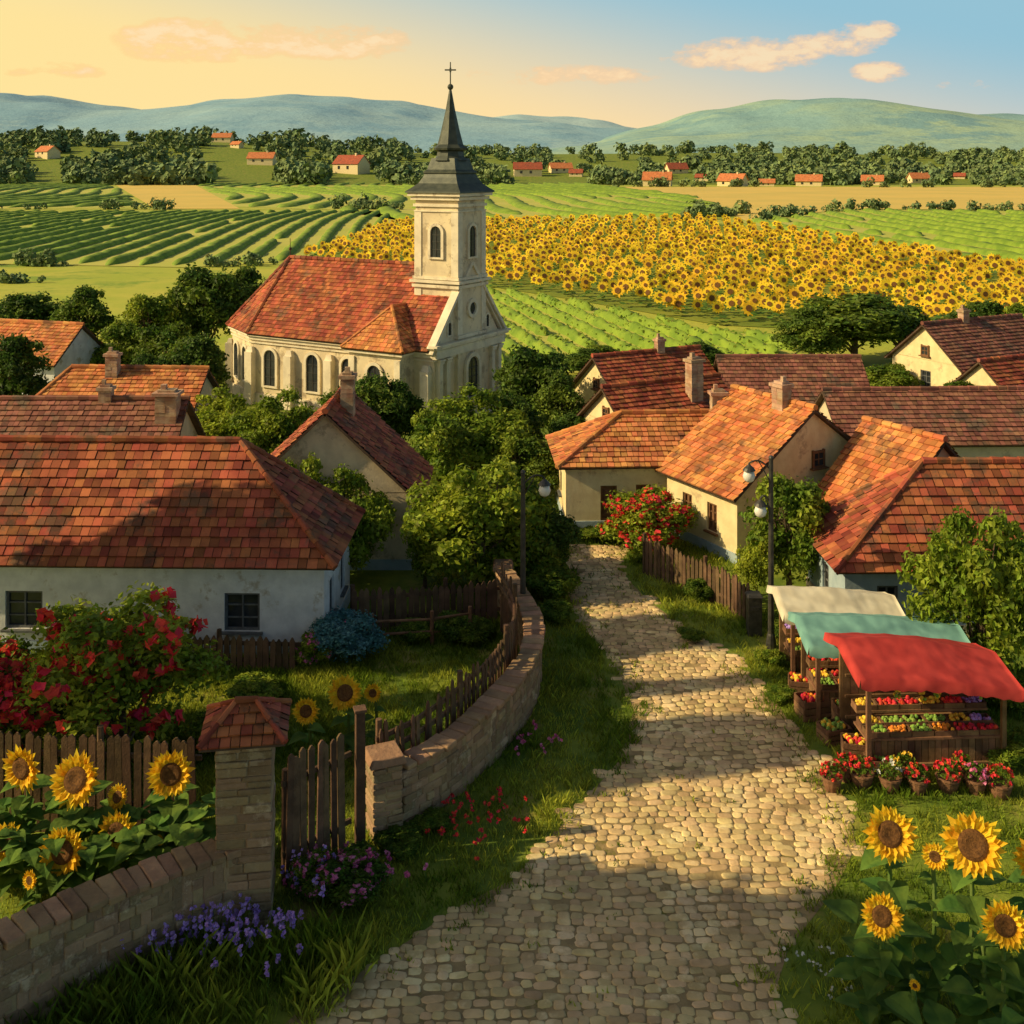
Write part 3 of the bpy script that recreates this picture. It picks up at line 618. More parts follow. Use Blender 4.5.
# ------------------------------------------------------------ walls, fences
def resample(P,st):
    P=[Vector(p) for p in P];out=[P[0].copy()];need=st
    for a,c in zip(P,P[1:]):
        L=(c-a).length;t=need
        while t<=L: out.append(a+(c-a)*(t/L));t+=st
        need=t-L
    return out
def stone_wall(name,P,h,th,capm='cap',h2=None):
    b=MB();pts=resample(P,.15);n=len(pts)-1
    tot=n*.15
    def at(s_):
        k=max(0,min(n-1,int(s_/.15)));f=s_/.15-k;p=pts[k]+(pts[k+1]-pts[k])*f;u=pts[k+1]-pts[k];return p,math.atan2(u.y,u.x)
    Hs=lambda s_:h if h2 is None else h+(h2-h)*s_/tot
    for i in range(n):
        p,an=at(.15*(i+.5));b.box((p.x,p.y,Hs(.15*i)/2),(.155,th-.03,Hs(.15*i)-.03),2,an)
    nc=7
    for k in range(nc):
        s_=-R.uniform(0,.2)
        while s_<tot:
            L=R.uniform(.14,.45);p,an=at(min(tot,max(0,s_+L/2)));H_=Hs(max(0,s_));ch=H_/nc
            if R.random()>.12: b.box((p.x,p.y,ch*(k+.5)+R.uniform(-.016,.016)),(L-.012,th+R.uniform(-.04,.03),ch*R.uniform(.78,1.02)),0,an+R.uniform(-.03,.03))
            s_+=L
    s_=0
    while s_<tot-.1:
        L=R.uniform(.16,.32);p,an=at(s_+L/2);b.box((p.x,p.y,Hs(s_)+.045+R.uniform(-.01,.01)),(L-.012,th+.12+R.uniform(-.06,.05),.09+R.uniform(-.015,.02)),1,an+R.uniform(-.07,.07));s_+=L
    return b.obj(name,['stone',capm,'stone'],bevel=.022)
def spline(P,n=6):
    P=[Vector(p) for p in P];out=[]
    Q=[P[0]*2-P[1]]+P+[P[-1]*2-P[-2]]
    for i in range(1,len(Q)-2):
        for k in range(n):
            t=k/n;a,b_,c,d=Q[i-1:i+3];out.append(.5*((2*b_)+(c-a)*t+(2*a-5*b_+4*c-d)*t*t+(3*b_-a-3*c+d)*t**3))
    return out+[P[-1]]
W1=[gp(-110,1110),gp(-30,1050),gp(90,985),gp(175,945),gp(240,918)]
stone_wall('stone_garden_wall',W1,1.25,.42,h2=1.05)
W2=spline([gp(400,826),gp(440,803),gp(478,770),gp(510,735),gp(530,702),gp(534,675),gp(528,652),gp(515,630),gp(503,612)])
stone_wall('curved_stone_wall',W2,.98,.32)
def pillar(name,x,y,h,wd,cap=True,rz=0):
    E=empty(name,(x,y,0),rz);b=MB();z=0;k=0
    while z<h:
        ch=R.uniform(.08,.15)
        s=R.uniform(-.12,.12)
        for a,c in ((-wd/2,s),(s,wd/2)):
            b.box(((a+c)/2+R.uniform(-.01,.01),R.uniform(-.015,.015),z+ch/2),(c-a-.01,wd+R.uniform(-.03,.03),ch-.01),0)
        z+=ch;k+=1
    b.box((0,0,h/2),(wd-.05,wd-.05,h-.02),1);b.obj('shaft',['stone','stone'],E,bevel=.02)
    c=MB()
    if cap:
        o=wd/2+.2;c0=MB()
        c0.box((0,0,z+.05),(wd+.2,wd+.2,.1),0);c0.obj('cornice',['cap'],E,bevel=.01)
        zz=z+.08;rh=.36
        for p in ([(-o,-o,zz),(o,-o,zz),(.14,0,zz+rh),(-.14,0,zz+rh)],[(o,o,zz),(-o,o,zz),(-.14,0,zz+rh),(.14,0,zz+rh)],[(-o,o,zz),(-o,-o,zz),(-.14,0,zz+rh)],[(o,-o,zz),(o,o,zz),(.14,0,zz+rh)]):
            tiles(c,p,0,.15,.17,.035)
        for sx in (-1,1):
            for sy in (-1,1): ridge(c,(sx*o,sy*o,zz+.03),(sx*.14,0,zz+rh+.03),0,.04)
        ridge(c,(-.16,0,zz+rh+.03),(.16,0,zz+rh+.03),0,.05);c.obj('cap_tiles',['tileR'],E)
        c2=MB();slab(c2,[(-o,-o,zz),(o,-o,zz),(o,o,zz),(-o,o,zz)],.03,0);c2.obj('cap_board',['rwood'],E)
    else:
        c.box((0,0,h+.06),(wd+.12,wd+.12,.12),0,top=.85);c.obj('cap',['cap'],E,bevel=.015)
x,y=gp(246,912);pillar('gate_pillar',x,y,2.6,.8,rz=.15)
x,y=gp(384,834);pillar('wall_end_pillar',x,y,1.25,.5,False,rz=.4)
x,y=gp(503,607);pillar('wall_end_pillar',x,y,1.0,.4,False)
def fence(name,P,h,pw=.12,gap=.02,jit=.08,point=.08,rails=(.3,.8),post=2.2,tilt=.03,m='wood',ph=.12):
    b=MB();pts=resample(P,pw+gap)
    for i in range(len(pts)-1):
        a,c=pts[i],pts[i+1];m_=(a+c)/2;an=math.atan2((c-a).y,(c-a).x);H_=h+R.uniform(-jit,jit);wq=pw*R.uniform(.82,1.0)
        Q=Matrix.Rotation(an,3,'Z')@Matrix.Rotation(R.uniform(-tilt,tilt),3,'Y');o=Vector((m_.x,m_.y,0))
        pr=[(-wq/2,0),(wq/2,0),(wq/2,H_-point),(wq*.12,H_),(-wq*.12,H_),(-wq/2,H_-point)]
        fr=[Q@Vector((p[0],-.015,p[1]))+o for p in pr];bk=[Q@Vector((p[0],.015,p[1]))+o for p in pr];n=6
        b.mesh(fr+bk,[tuple(range(n)),tuple(range(2*n-1,n-1,-1))]+[(k,k+n,(k+1)%n+n,(k+1)%n) for k in range(n)])
    rp=resample(P,.8)
    rp.append(Vector(P[-1]))
    for z in rails:
        for a,c in zip(rp,rp[1:]):
            if (c-a).length<.05: continue
            n_=Vector((-(c-a).y,(c-a).x)).normalized()*.045;a2=a+n_;c2=c+n_
            mid=(a2+c2)/2;b.box((mid.x,mid.y,z*h),((c-a).length+.02,.045,.08),0,math.atan2((c-a).y,(c-a).x))
    for p in resample(P,post): b.cyl((p.x,p.y+.1,0),(p.x,p.y+.1,h+ph),.065,.055,7)
    b.obj(name,[m])
fence('plank_fence',[(-10.4,18.3),(-5.1,18.0)],1.6,.14,.015,.05,.05,post=1.8)
fence('plank_fence',[(-8.6,24.1),gp(300,672)],.72,.13,.015,.05)
fence('plank_fence',[gp(352,634),gp(500,622)],1.0,.13,.015,.06)
fence('picket_fence',[Vector(p)+Vector((-.38,.12)) for p in W2[:-6]],1.55,.085,.08,.12,.07,rails=(.72,.88),tilt=.06)
fence('picket_fence',[gp(645,574),gp(680,588),gp(720,606),gp(752,626)],.95,.12,.03,.07)
fence('wooden_gate',[gp(284,888),gp(352,852)],1.95,.13,.012,.08,.05,rails=(.25,.8),post=5,ph=-.2)
b=MB();x,y=gp(360,850);b.box((x,y,1.12),(.16,.16,2.24),0,.3,top=.92);b.box((x,y,2.26),(.2,.2,.05),0,.3);b.obj('gate_post',['wood'],bevel=.01)
b=MB()
for a,c in ((gp(372,648),gp(432,645)),(gp(432,645),gp(470,640))):
    a=Vector(a);c=Vector(c)
    for z in (.3,.6): b.cyl((*a,z),(*c,z+R.uniform(-.03,.03)),.035,.03,6)
for p in ((372,648),(432,645),(470,640)): x,y=gp(*p);b.cyl((x,y,0),(x,y,.78),.05,.045,7)
b.obj('rail_fence',['woodL'])
# ------------------------------------------------------------ street lamps
def lamp(name,x,y,h,sgn,two=False):
    E=empty(name,(x,y,0));b=MB();b.cyl((0,0,0),(0,0,h),.075,.05,10);b.lathe([(.12,0),(.12,.12),(.09,.3),(.075,.34)],10);b.ball((0,0,h+.03),.06,0)
    g=MB()
    def head(hx,hzz,L):
        pr=None
        for k in range(9):
            t=k/8;p=Vector((hx*L*t,0,hzz+.22*math.sin(t*math.pi*.75)))
            if pr: b.cyl(pr,p,.022,.022,6)
            pr=p
        b.cyl((0,0,hzz-.3),(hx*L*.55,0,hzz+.2),.013,.013,5)
        b.cyl(pr,pr-Vector((0,0,.1)),.02,.02,6)
        c=pr-Vector((0,0,.1));b.lathe([(.15,-.06),(.11,.0),(.05,.05),(.02,.08)],12,c)
        g.ball(c-Vector((0,0,.19)),.145,0,12)
    head(sgn,h-.25,.5)
    if two: head(sgn*.999,h-1.05,.24)
    b.obj('pole_and_arm',['iron'],E,smooth=False);g.obj('globe',['lampglass'],E,smooth=True)
x,y=gp(523,640);lamp('street_lamp',x,y,3.85,1)
x,y=gp(771,648);lamp('street_lamp',x,y,4.3,-1,True)
# ------------------------------------------------------------ market stalls
def stall(name,x,y,L,D,hf,hb,cl,rz=0,rid=.3,drop=.2):
    E=empty(name,(x,y,0),rz);b=MB();c=MB();g=MB()
    dz=lambda u:-drop*u*u
    for px in (0,L):
        b.box((px,0,(hf+dz(px/L)-.04)/2),(.08,.08,hf+dz(px/L)-.04));b.box((px,D,(hb+dz(px/L))/2-.05),(.08,.08,hb+dz(px/L)-.1));b.cyl((px,0,hf-.1+dz(px/L)),(px,D,hb-.1+dz(px/L)),.03,.03,6)
    b.cyl((0,0,hf-.1),(L,0,hf-.1-drop),.03,.03,6);b.cyl((0,D,hb-.1),(L,D,hb-.1-drop),.03,.03,6)
    nx,ny=28,12;o=.26;V=[]
    for j in range(ny+1):
        for i in range(nx+1):
            u=i/nx;v=j/ny;X=-o+u*(L+2*o);Y=-o-.05+v*(D+2*o)
            tent=(1-abs(v-.6)/.6) if v<.6 else (1-(v-.6)/.4)
            z=hf-.02+(hb-hf)*v+rid*tent**1.25*(.85+.15*math.cos((u-.35)*5))+dz(u)-.035*math.sin(math.pi*u*2)**2*tent-.02*abs(math.sin(u*math.pi*5))*(1-tent)
            V.append((X,Y,z))
    w=nx+1;fs=[(j*w+i,j*w+i+1,(j+1)*w+i+1,(j+1)*w+i) for j in range(ny) for i in range(nx)]
    base=len(V)
    for i in range(nx+1): X,Y,z=V[i];V.append((X,Y-.03,z-.15-.045*abs(math.sin(i*math.pi/2.8))))
    fs+=[(base+i,base+i+1,i+1,i) for i in range(nx)]
    for s_,col in ((0,0),(1,nx)):
        st=len(V)
        for j in range(ny+1):
            X,Y,z=V[j*w+col];V.append((X+(.03 if s_ else -.03),Y,z-.15))
        fs+=[(j*w+col,(j+1)*w+col,st+j+1,st+j) for j in range(ny)]
    c.mesh(V,fs,0)
    n=int(L/.12)
    for k in range(n): b.box(((k+.5)*L/n,.06,.3),(L/n-.012,.03,.5+R.uniform(-.02,.02)))
    b.box((L/2,.35,.58),(L+.06,.66,.04));b.box((L/2,.75,.8),(L,.3,.04))
    for k in range(int(L/.16)): b.box(((k+.5)*.16,D-.03,.72),(.15,.03,1.35+R.uniform(-.03,.03)))
    for k in range(3): b.box((L/2,D-.07,.35+k*.4),(L-.1,.05,.05))
    b.box((L/2,.04,.12),(L+.1,.1,.05))
    nc=int(L/.36)
    for r_,(yy,zz) in enumerate(((.2,.64),(.5,.66),(.76,.86))):
        for k in range(nc):
            cx=(k+.5)*L/nc;ww=L/nc-.03
            for s_ in (-1,1): b.box((cx+s_*ww/2,yy,zz),(.02,.26,.1));b.box((cx,yy+s_*.13,zz),(ww,.02,.1))
            m_=R.choice((0,0,1,2,2,3,4))
            for q in range(24): g.ball((cx+R.uniform(-.42,.42)*ww,yy+R.uniform(-.1,.1),zz+R.uniform(.01,.07)),R.uniform(.03,.045),m_,6)
    b.obj('frame_and_counter',['woodL'],E);c.obj('awning',[cl],E,smooth=True);g.obj('produce',['red','yel','grn','orange','purple'],E)
    h=MB()
    for k in range(4):
        hx=R.uniform(.2,L-.2);h.cyl((hx,.1,hf-.1+dz(hx/L)),(hx,.1,hf-.38),.006,.006,4)
        for q in range(10): h.ball((hx+R.uniform(-.05,.05),.1+R.uniform(-.05,.05),hf-.4-R.uniform(0,.18)),.035,R.choice([0,1]),6)
    h.obj('hanging_bunches',['grn','yel','red'],E)
stall('market_stall',6.45,19.9,2.5,1.4,1.86,1.89,'clR',.05,.28,.28)
stall('market_stall',6.05,21.75,2.8,1.1,1.62,1.66,'clT',.0,.24,.15)
stall('market_stall',5.95,23.3,2.1,1.0,1.62,1.66,'clW',.0,.26,.15)
def crate(name,px,py,w_,d_,h_,mi,fill='fruit'):
    x,y=gp(px,py);b=MB()
    for k in range(3):
        z=h_*(k+.5)/3
        for s_ in (-1,1): b.box((0,s_*d_/2,z),(w_,.02,h_/3-.02));b.box((s_*w_/2,0,z),(.02,d_-.03,h_/3-.02))
    for sx in (-1,1):
        for sy in (-1,1): b.box((sx*(w_/2-.03),sy*(d_/2-.03),h_/2),(.035,.035,h_+.01))
    b.box((0,0,.03),(w_-.04,d_-.04,.03));b.box((0,0,h_*.7),(w_-.05,d_-.05,.02))
    for q in range(40): b.ball((R.uniform(-.45,.45)*(w_-.08),R.uniform(-.45,.45)*(d_-.08),h_*.85+R.uniform(0,.07)),R.uniform(.035,.05),R.choice(mi),6)
    b.obj(name,['woodL','red','yel','grn','orange'],loc=(x,y,0),rz=R.uniform(-.3,.3))
for a in [(812,716,.55,.45,.4,[1,4]),(834,740,.5,.42,.3,[3,2]),(856,758,.5,.4,.36,[1,2]),(820,700,.4,.4,.6,[1]),(846,728,.45,.4,.5,[3,4]),(800,694,.45,.4,.35,[1,2]),(880,770,.5,.35,.25,[3,1])]: crate('produce_crate',*a)
def potted(name,px,py,r,h,fl,nf=26):
    x,y=gp(px,py);b=MB();b.lathe([(r*.72,0),(r*.9,h*.5),(r,h),(r*1.08,h),(r*1.08,h+.03),(r*.9,h+.03),(r*.88,h-.02)],14)
    for k in range(3): b.lathe([(r*(.76+.1*k),h*(.2+.3*k)),(r*(.8+.1*k),h*(.24+.3*k)),(r*(.76+.1*k),h*(.28+.3*k))],14)
    C=np.array([[0,0,h+.06]]);d=rdirs(170);d[:,2]=abs(d[:,2]);b.quads(leafquads(C+d*r*1.15*(.6+.45*NP.random((170,1))),d,.035),1)
    for q in range(nf):
        dd=rdirs(1)[0];dd[2]=abs(dd[2]);P=C[0]+dd*r*1.2;b.quads(leafquads(P+NP.normal(size=(6,3))*.014,np.repeat(dd[None],6,0),.028,.8,.9),2)
    b.obj(name,['woodL','leafA',fl],loc=(x,y,0))
for px,py,r,fl,nf in [(832,790,.17,'red',20),(862,786,.2,'red',26),(890,790,.19,'white',9),(918,792,.17,'red',14),(948,790,.2,'red',24),(976,792,.18,'pink',16),(846,780,.15,'red',18),(905,780,.16,'yel',14),(962,780,.16,'red',14),(1000,796,.2,'red',20)]: potted('flower_basket',px,py,r,.22,fl,nf)
b=MB();b.lathe([(.17,0),(.2,.2),(.205,.35),(.2,.5),(.17,.7),(.155,.7),(.155,.66)],14)
for z in (.12,.35,.58): b.lathe([(.2,z-.02),(.215,z),(.2,z+.02)],14)
x,y=gp(932,668);b.obj('metal_barrel',['iron'],loc=(x,y,0))
b=MB();b.box((0,0,.45),(.32,.3,.9),0);b.box((0,0,.93),(.38,.36,.06),0,top=.8);b.box((0,-.16,.65),(.2,.02,.1),0);x,y=gp(754,634);b.obj('litter_bin',['iron'],loc=(x,y,0),bevel=.015)
# ------------------------------------------------------------ sunflowers (foreground)
def bigleaf(b,p,dr,size,m):
    p=Vector(p);dr=Vector(dr).normalized();s=dr.cross(Vector((0,0,1))).normalized();up=s.cross(dr)
    prof=[(0,.02),(.12,.28),(.3,.42),(.5,.4),(.72,.25),(.9,.1),(1,.0)]
    mid=[p+dr*size*t+up*size*(-.35*t*t) for t,_ in prof]
    Lf=[mid[i]+s*size*w_+up*size*(w_*.3) for i,(t,w_) in enumerate(prof)];Rt=[mid[i]-s*size*w_+up*size*(w_*.3) for i,(t,w_) in enumerate(prof)]
    n=len(prof);b.mesh(mid+Lf+Rt,[(i,i+1,n+i+1,n+i) for i in range(n-1)]+[(i+1,i,2*n+i,2*n+i+1) for i in range(n-1)],m)
def sunhead(b,c,n,r):
    c=Vector(c);n=Vector(n).normalized();u=n.orthogonal().normalized();w=n.cross(u)
    for ly,(K,rr,off) in enumerate(((20,1.0,.0),(20,.9,.15),(16,.78,.3))):
        for k in range(K):
            a=2*math.pi*(k+off+ly*.33)/K+R.uniform(-.07,.07);L=r*rr*R.uniform(.88,1.08);d=u*math.cos(a)+w*math.sin(a);t=n.cross(d)
            lift=n*(r*(.04+.10*ly)+R.uniform(-.04,.08)*r);q=r*.4;wd=r*.115
            b.mesh([c+d*q-t*wd*.6+n*.01*ly,c+d*q+t*wd*.6+n*.01*ly,c+d*(q+L)/2+t*wd*1.15+lift*.7,c+d*L+lift,c+d*(q+L)/2-t*wd*1.15+lift*.7,c+d*(q+L)/2+lift*.2],[(0,5,4),(0,1,5),(1,2,5),(2,3,5),(3,4,5)],0)
    K=18;rings=[(.46,.02),(.44,.09),(.34,.14),(.22,.13),(.1,.09)]
    V=[c+(u*math.cos(2*math.pi*k/K)+w*math.sin(2*math.pi*k/K))*r*a+n*r*h for a,h in rings for k in range(K)]
    b.mesh(V,[(j*K+k,j*K+(k+1)%K,(j+1)*K+(k+1)%K,(j+1)*K+k) for j in range(4) for k in range(K)]+[tuple(range(4*K,5*K))],1)
    for k in range(K):
        a=2*math.pi*k/K;d=u*math.cos(a)+w*math.sin(a);t=n.cross(d);b.face([c+d*r*.3-t*r*.07-n*.02,c+d*r*.3+t*r*.07-n*.02,c+d*r*.62-n*r*.12],2)
    b.lathe([(r*.1,0),(r*.1,.01)],6,c-n*.05,3)
def sunflower(px,py,r_px,d,nl=7,n=None,name='sunflower_plant'):
    X=(px-512)*d/FP;Z=CH-(py-HY)*d/FP;r=r_px*d/FP;b=MB()
    n=Vector(n or (-.2+R.uniform(-.4,.35),-1,.3+R.uniform(-.25,.25))).normalized()
    sunhead(b,(X,d,Z),n,r);prev=None
    for k in range(9):
        t=k/8;p=Vector((X+.05*math.sin(t*3)-n.x*.0,d+.1+.22*(1-t)*.4,Z*t)) if k<8 else Vector((X,d,Z))-n*.03
        if k==7: p=Vector((X,d+.12,Z+.03))
        if prev: b.cyl(prev,p,.03,.027,7,3)
        prev=p
    for k in range(nl):
        t=.12+.78*k/nl;a=k*2.4+R.random();bigleaf(b,(X,d+.12,Z*t),(math.cos(a),math.sin(a)-.35,.25),r*R.uniform(.95,1.5)*(1.1-.2*t),2)
    b.obj(name,['petal','disc','sleaf','stem'])
for a in [(22,768,24,17.2),(76,780,27,17.0),(118,797,13,17.3),(171,774,24,17.2),(63,852,25,16.3),(117,832,21,16.8),(5,842,20,16.6),(160,840,6,16.9),(30,880,10,16.0),(-20,800,22,16.8)]: sunflower(*a,nl=10)
for a in [(306,711,14,19.8),(345,693,18,20.3),(373,693,10,20.5)]: sunflower(*a)
for a in [(890,834,27,14.6),(973,845,32,14.2),(935,856,14,14.4),(882,916,22,13.9),(1005,925,24,13.6),(1040,860,26,14.4)]: sunflower(*a,nl=10)
sunflower(985,935,8,13.9,9);sunflower(915,985,6,13.3,8)
b=MB()
for k in range(240):
    x=R.uniform(-8.3,-4.6);y=R.uniform(16.2,17.6);a=R.uniform(0,6.28);z=R.uniform(.3,1.0)
    bigleaf(b,(x,y,z),(math.cos(a),math.sin(a)-.4,.2),R.uniform(.22,.42),0)
for k in range(110):
    x=R.uniform(4.3,8);y=R.uniform(12.6,14.6)
    if x<4.9 and y<13.4: continue
    a=R.uniform(0,6.28);bigleaf(b,(x,y,R.uniform(.1,1.1)),(math.cos(a),math.sin(a)-.4,.3),R.uniform(.25,.5),0)
b.obj('sunflower_undergrowth',['sleaf'])
# ------------------------------------------------------------ flowering bushes
me=tree_mesh('rose_bush',21,'leafC',40,280,.02,.06,.5,1.0,(.08,.15),'red',150,.045)
x,y=gp(140,735);place(me,'rose_bush',x,20.2,3.15,3.1,rot=.2)
me1=tree_mesh('red_shrub',27,'leafA',26,260,.024,.05,.45,1.0,(.1,.18),'red',420,.06)
place(me1,'rose_bush',-9.4,20.3,2.2,2.0,rot=0)
me2=tree_mesh('red_bush',22,'leafC',30,260,.024,.05,.45,1.0,(.1,.18),'red',280,.045)
place(me2,'oleander_bush',3.75,31.4,1.8,2.1,rot=0)
place(me1,'oleander_bush',-10.0,19.2,1.5,1.5,rot=1)
me3=tree_mesh('hydrangea',23,'blueleaf',20,260,.03,.03,.45,1.0,(.12,.2),'pink',8,.04)
x,y=gp(345,668);place(me3,'hydrangea_bush',x,y+.6,1.05,1.3)
me4=tree_mesh('pinkbush',24,'leafA',16,230,.035,.03,.45,1.0,(.12,.2),'pink',110,.05)
x,y=gp(308,672);place(me4,'pink_flower_bush',x,y+.3,.75,.7)
x,y=gp(345,892);place(me4,'pink_flower_bush',x,y,.62,.95,rot=0);x,y=gp(312,896);place(me4,'pink_flower_bush',x,y,.7,.6,rot=0)
me5=tree_mesh('lowbush',25,'leafA',16,230,.04,.02,.45,1.0,(.12,.2))
for px,py,h,w_ in [(470,640,.5,.9),(205,880,.5,.8),(555,620,.5,.7),(548,596,.9,1.2),(690,640,.3,.5),(700,600,.6,.6),(770,665,.4,.5),(795,640,.6,.9),(600,541,.5,1.0),(545,535,.7,1.0),(880,660,.6,.9),(1000,700,.8,1.2),(415,640,.5,.7),(255,700,.5,.9),(225,745,.7,1.0),(640,560,.4,.6),(538,575,1.2,1.4),(455,640,.7,.8),(430,830,.3,.5),(400,850,.35,.6),(780,700,.3,.5),(1005,760,.6,.9)]:
    x,y=gp(px,py);place(me5,'low_bush',x,y,h,w_)
# ------------------------------------------------------------ grass & flowers
def scatter(n,xr,yr,hh,wd,seed,amp=.5,edge=False):
    rg=random.Random(seed);out=[]
    for i in range(n):
        x=rg.uniform(*xr);y=rg.uniform(*yr)
        if abs(x)>y*.5+1: continue
        if near_road(x,y,amp):
            continue
        nn=noise.noise(Vector((x*.7,y*.7,9)))
        if nn<-.25 and rg.random()<.5: continue
        k=rg.randint(6,10);h0=hh*rg.uniform(.5,1.2)*(1+.7*max(0,nn))
        for j in range(k):
            a=rg.uniform(0,6.28);bx=x+rg.gauss(0,.06);by=y+rg.gauss(0,.06);h=h0*rg.uniform(.6,1.2);ln=h*rg.uniform(.2,.8)
            dx,dy=math.cos(a)*ln,math.sin(a)*ln;w_=wd*rg.uniform(.6,1.2);ca_,sa_=rg.uniform(-1,1),.5
            out.append(((bx-w_*ca_,by-w_*sa_,0),(bx+w_*ca_,by+w_*sa_,0),(bx+dx*.4+w_*.6*ca_,by+dy*.4,h*.6),(bx+dx,by+dy,h)))
    return out
A=scatter(13500,(-7.5,3.6),(12.2,27),.13,.012,1,1.0)+scatter(4500,(-12,-3),(18.6,25),.14,.013,2)+scatter(7500,(3,11),(12.2,27),.13,.012,3,1.0)+scatter(3000,(-2,6),(26,35),.15,.016,4)+scatter(900,(-6.8,-1.8),(12.6,15.5),.36,.014,5)
rg=random.Random(77)
for i in range(3200):
    x=rg.uniform(-5,7);y=rg.uniform(12,32)
    if not inpoly(x,y,RP): continue
    ed=not(inpoly(x-.6,y,RP) and inpoly(x+.6,y,RP))
    if not ed and rg.random()<.96: continue
    if ed and noise.noise(Vector((x*1.3,y*1.3,5)))<-.1: continue
    for j in range(6):
        bx=x+rg.gauss(0,.06);by=y+rg.gauss(0,.04);h=rg.uniform(.04,.1);a=rg.uniform(0,6.28);w_=.012
        A.append(((bx-w_,by,0),(bx+w_,by,0),(bx+w_*.6+math.cos(a)*h*.3,by,h*.6),(bx+math.cos(a)*h*.6,by+math.sin(a)*h*.6,h)))
b=MB();b.v=[p for q in A for p in q];b.f=[(4*i,4*i+1,4*i+2,4*i+3) for i in range(len(A))];b.m=[0]*len(A);b.obj('grass',['blade'])
def flowers(name,px,py,sx,sy,n,m,h=.3,s=.035,pet=6):
    x,y=gp(px,py);b=MB()
    for k in range(n):
        X=x+R.gauss(0,sx);Y=y+R.gauss(0,sy);hh=h*R.uniform(.6,1.2);b.cyl((X,Y,0),(X+R.uniform(-.04,.04),Y,hh),.006,.004,4,1)
        for q in range(pet):
            P=np.array([[X+R.uniform(-.03,.03),Y+R.uniform(-.03,.03),hh*R.uniform(.75,1.05)]]*2);b.quads(leafquads(P,rdirs(2)*.5+np.array([[0,-.4,.8]]*2),s,.5,.8),0)
    b.obj(name,[m,'stem'])
flowers('lavender_flowers',185,960,.45,.25,40,'purple',.5,.03,8);flowers('lavender_flowers',245,955,.5,.3,55,'purple',.5,.03,8);flowers('lavender_flowers',310,895,.25,.15,25,'purple',.5,.028,6)
flowers('pink_wildflowers',350,880,.4,.2,40,'pink',.35,.03);flowers('red_wildflowers',480,825,.35,.4,40,'red',.22,.03,4);flowers('pink_wildflowers',535,748,.25,.3,18,'pink',.2,.03,4)
flowers('white_wildflowers',830,975,.3,.3,24,'white',.12,.02,3);flowers('red_wildflowers',450,805,.2,.3,16,'red',.25,.03,4);flowers('pink_wildflowers',225,890,.3,.2,14,'pink',.3,.03,5)
# ------------------------------------------------------------ light and sky
EL=math.radians(31);AZ=math.radians(8)
sd=Vector((-math.cos(EL)*math.cos(AZ),-math.cos(EL)*math.sin(AZ),math.sin(EL)))
L=bpy.data.lights.new('sun','SUN');L.energy=5;L.angle=math.radians(.5);L.color=(1,.78,.42)
o=bpy.data.objects.new('sun',L);bpy.context.collection.objects.link(o);o.rotation_euler=sd.to_track_quat('Z','Y').to_euler()
wd=bpy.data.worlds.new('World');bpy.context.scene.world=wd;wd.use_nodes=True;n=wd.node_tree.nodes;l=wd.node_tree.links
bg=n['Background'];bg.inputs[1].default_value=1
sky=n.new('ShaderNodeTexSky');sky.sky_type='NISHITA';sky.sun_disc=False;sky.sun_elevation=EL;sky.sun_rotation=math.atan2(sd.x,sd.y);sky.dust_density=3;sky.air_density=1
def mth(op,a,b_=None,c=None,cl=False):
    t=n.new('ShaderNodeMath');t.operation=op;t.use_clamp=cl
    for i,v in enumerate((a,b_,c)):
        if v is None: continue
        if isinstance(v,(int,float)): t.inputs[i].default_value=v
        else: l.new(v,t.inputs[i])
    return t.outputs[0]
def mixc(f,a,b_,bt='MIX'):
    t=n.new('ShaderNodeMix');t.data_type='RGBA';t.blend_type=bt
    if isinstance(f,(int,float)): t.inputs[0].default_value=f
    else: l.new(f,t.inputs[0])
    for i,v in ((6,a),(7,b_)):
        if isinstance(v,tuple): t.inputs[i].default_value=(*v,1)
        else: l.new(v,t.inputs[i])
    return t.outputs[2]
def rng_(src,a,b_,c,d):
    t=n.new('ShaderNodeMapRange');t.interpolation_type='SMOOTHSTEP';l.new(src,t.inputs[0])
    for i,v in enumerate((a,b_,c,d)): t.inputs[i+1].default_value=v
    return t.outputs[0]
tc=n.new('ShaderNodeTexCoord');sx=n.new('ShaderNodeSeparateXYZ');l.new(tc.outputs['Generated'],sx.inputs[0])
X_,Y_,Z_=sx.outputs
nish=mixc(1.0,sky.outputs[0],(.085,.08,.072),'MULTIPLY')
haze=mixc(mth('MULTIPLY_ADD',X_,1.1,.5,True),(1.0,.78,.33),(1.0,.70,.40))
f=mth('ADD',mth('MULTIPLY',Z_,3.8),mth('MULTIPLY',X_,.85))
low=mixc(rng_(f,.10,.78,0,1),haze,(.30,.54,.66))
col=mixc(rng_(Z_,.16,.42,0,1),low,nish)
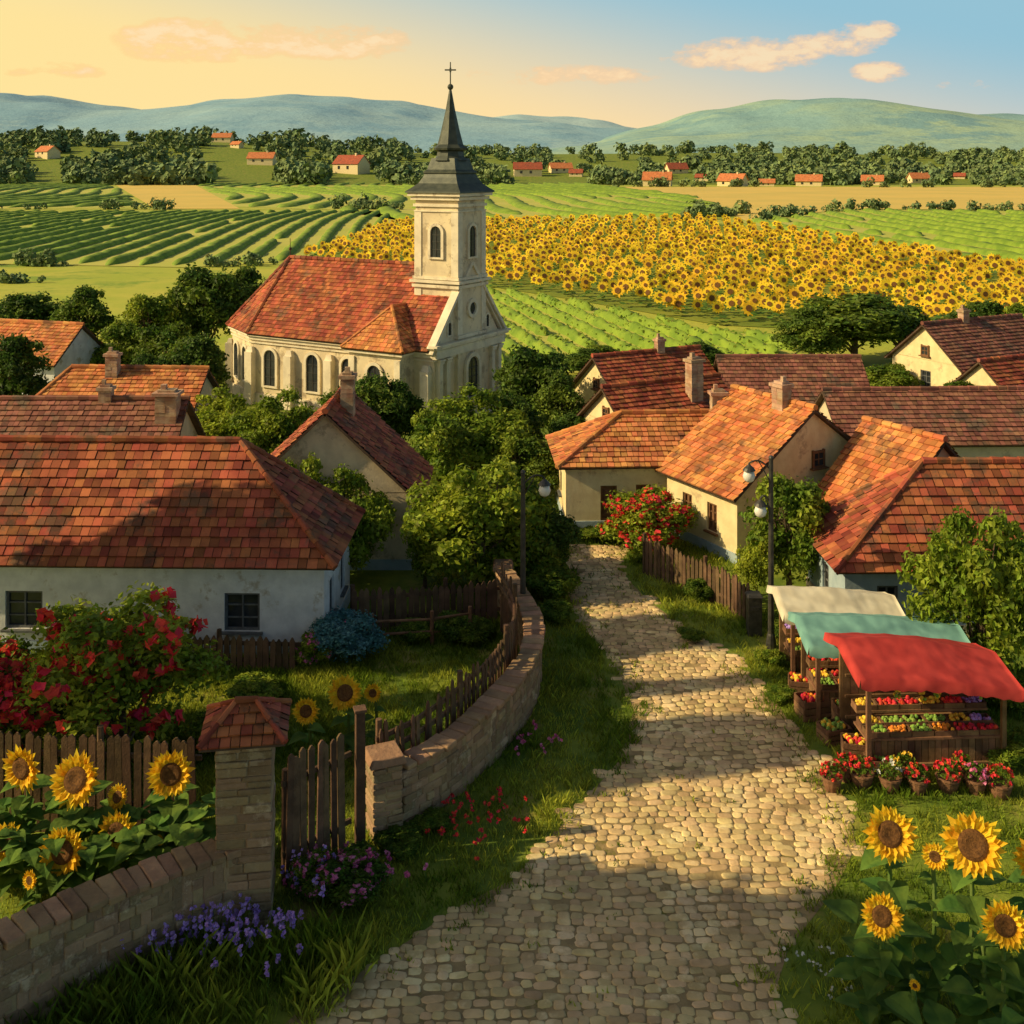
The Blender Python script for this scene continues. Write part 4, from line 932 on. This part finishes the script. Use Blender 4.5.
# clouds
nt=n.new('ShaderNodeTexNoise');nt.inputs['Scale'].default_value=24;nt.inputs['Detail'].default_value=8;nt.inputs['Roughness'].default_value=.66
mp=n.new('ShaderNodeMapping');mp.inputs['Scale'].default_value=(1,1,2.2);l.new(tc.outputs['Generated'],mp.inputs[0]);l.new(mp.outputs[0],nt.inputs['Vector'])
tot=None
yc=mth('MAXIMUM',Y_,.05);xa=mth('DIVIDE',X_,yc);za=mth('DIVIDE',Z_,yc)
for px,py,wx,wy,st in [(205,40,115,28,1),(340,42,95,22,1),(745,54,112,21,1),(835,42,62,18,1),(882,72,40,13,1),(868,30,38,13,1),(560,75,190,18,.6),(60,70,110,16,.55),(960,85,120,14,.4)]:
    cx=(px-512)/FP;cz=(HY-py)/FP
    dx=mth('MULTIPLY',mth('SUBTRACT',xa,cx),FP/wx);dz=mth('MULTIPLY',mth('SUBTRACT',za,cz),FP/wy)
    e=mth('SUBTRACT',st,mth('ADD',mth('MULTIPLY',dx,dx),mth('MULTIPLY',dz,dz)),None,True)
    tot=e if tot is None else mth('MAXIMUM',tot,e)
den=mth('SUBTRACT',mth('MULTIPLY',mth('MULTIPLY',nt.outputs['Fac'],mth('POWER',tot,.35)),2.2),.74)
cm=mth('MULTIPLY',den,3.0,None,True);cm=mth('MULTIPLY',cm,.85);cm=mth('MULTIPLY',cm,mth('GREATER_THAN',Y_,.1))
cc=mixc(mth('MULTIPLY_ADD',X_,1.2,.5,True),(1.0,.60,.24),(.98,.60,.36))
cc=mixc(rng_(den,.1,.5,0,1),cc,(1.0,.76,.46))
col=mixc(cm,col,cc)
l.new(col,bg.inputs[0])
# ------------------------------------------------------------ camera
cd=bpy.data.cameras.new('camera');cam=bpy.data.objects.new('camera',cd);bpy.context.collection.objects.link(cam)
cam.location=(0,0,CH);cam.rotation_euler=(math.pi/2,0,0);cd.sensor_width=36;cd.lens=FP/1024*36;cd.shift_y=-(512-HY)/1024;cd.clip_end=20000
sc=bpy.context.scene;sc.camera=cam;sc.view_settings.view_transform='Standard';sc.view_settings.look='None';sc.view_settings.exposure=0
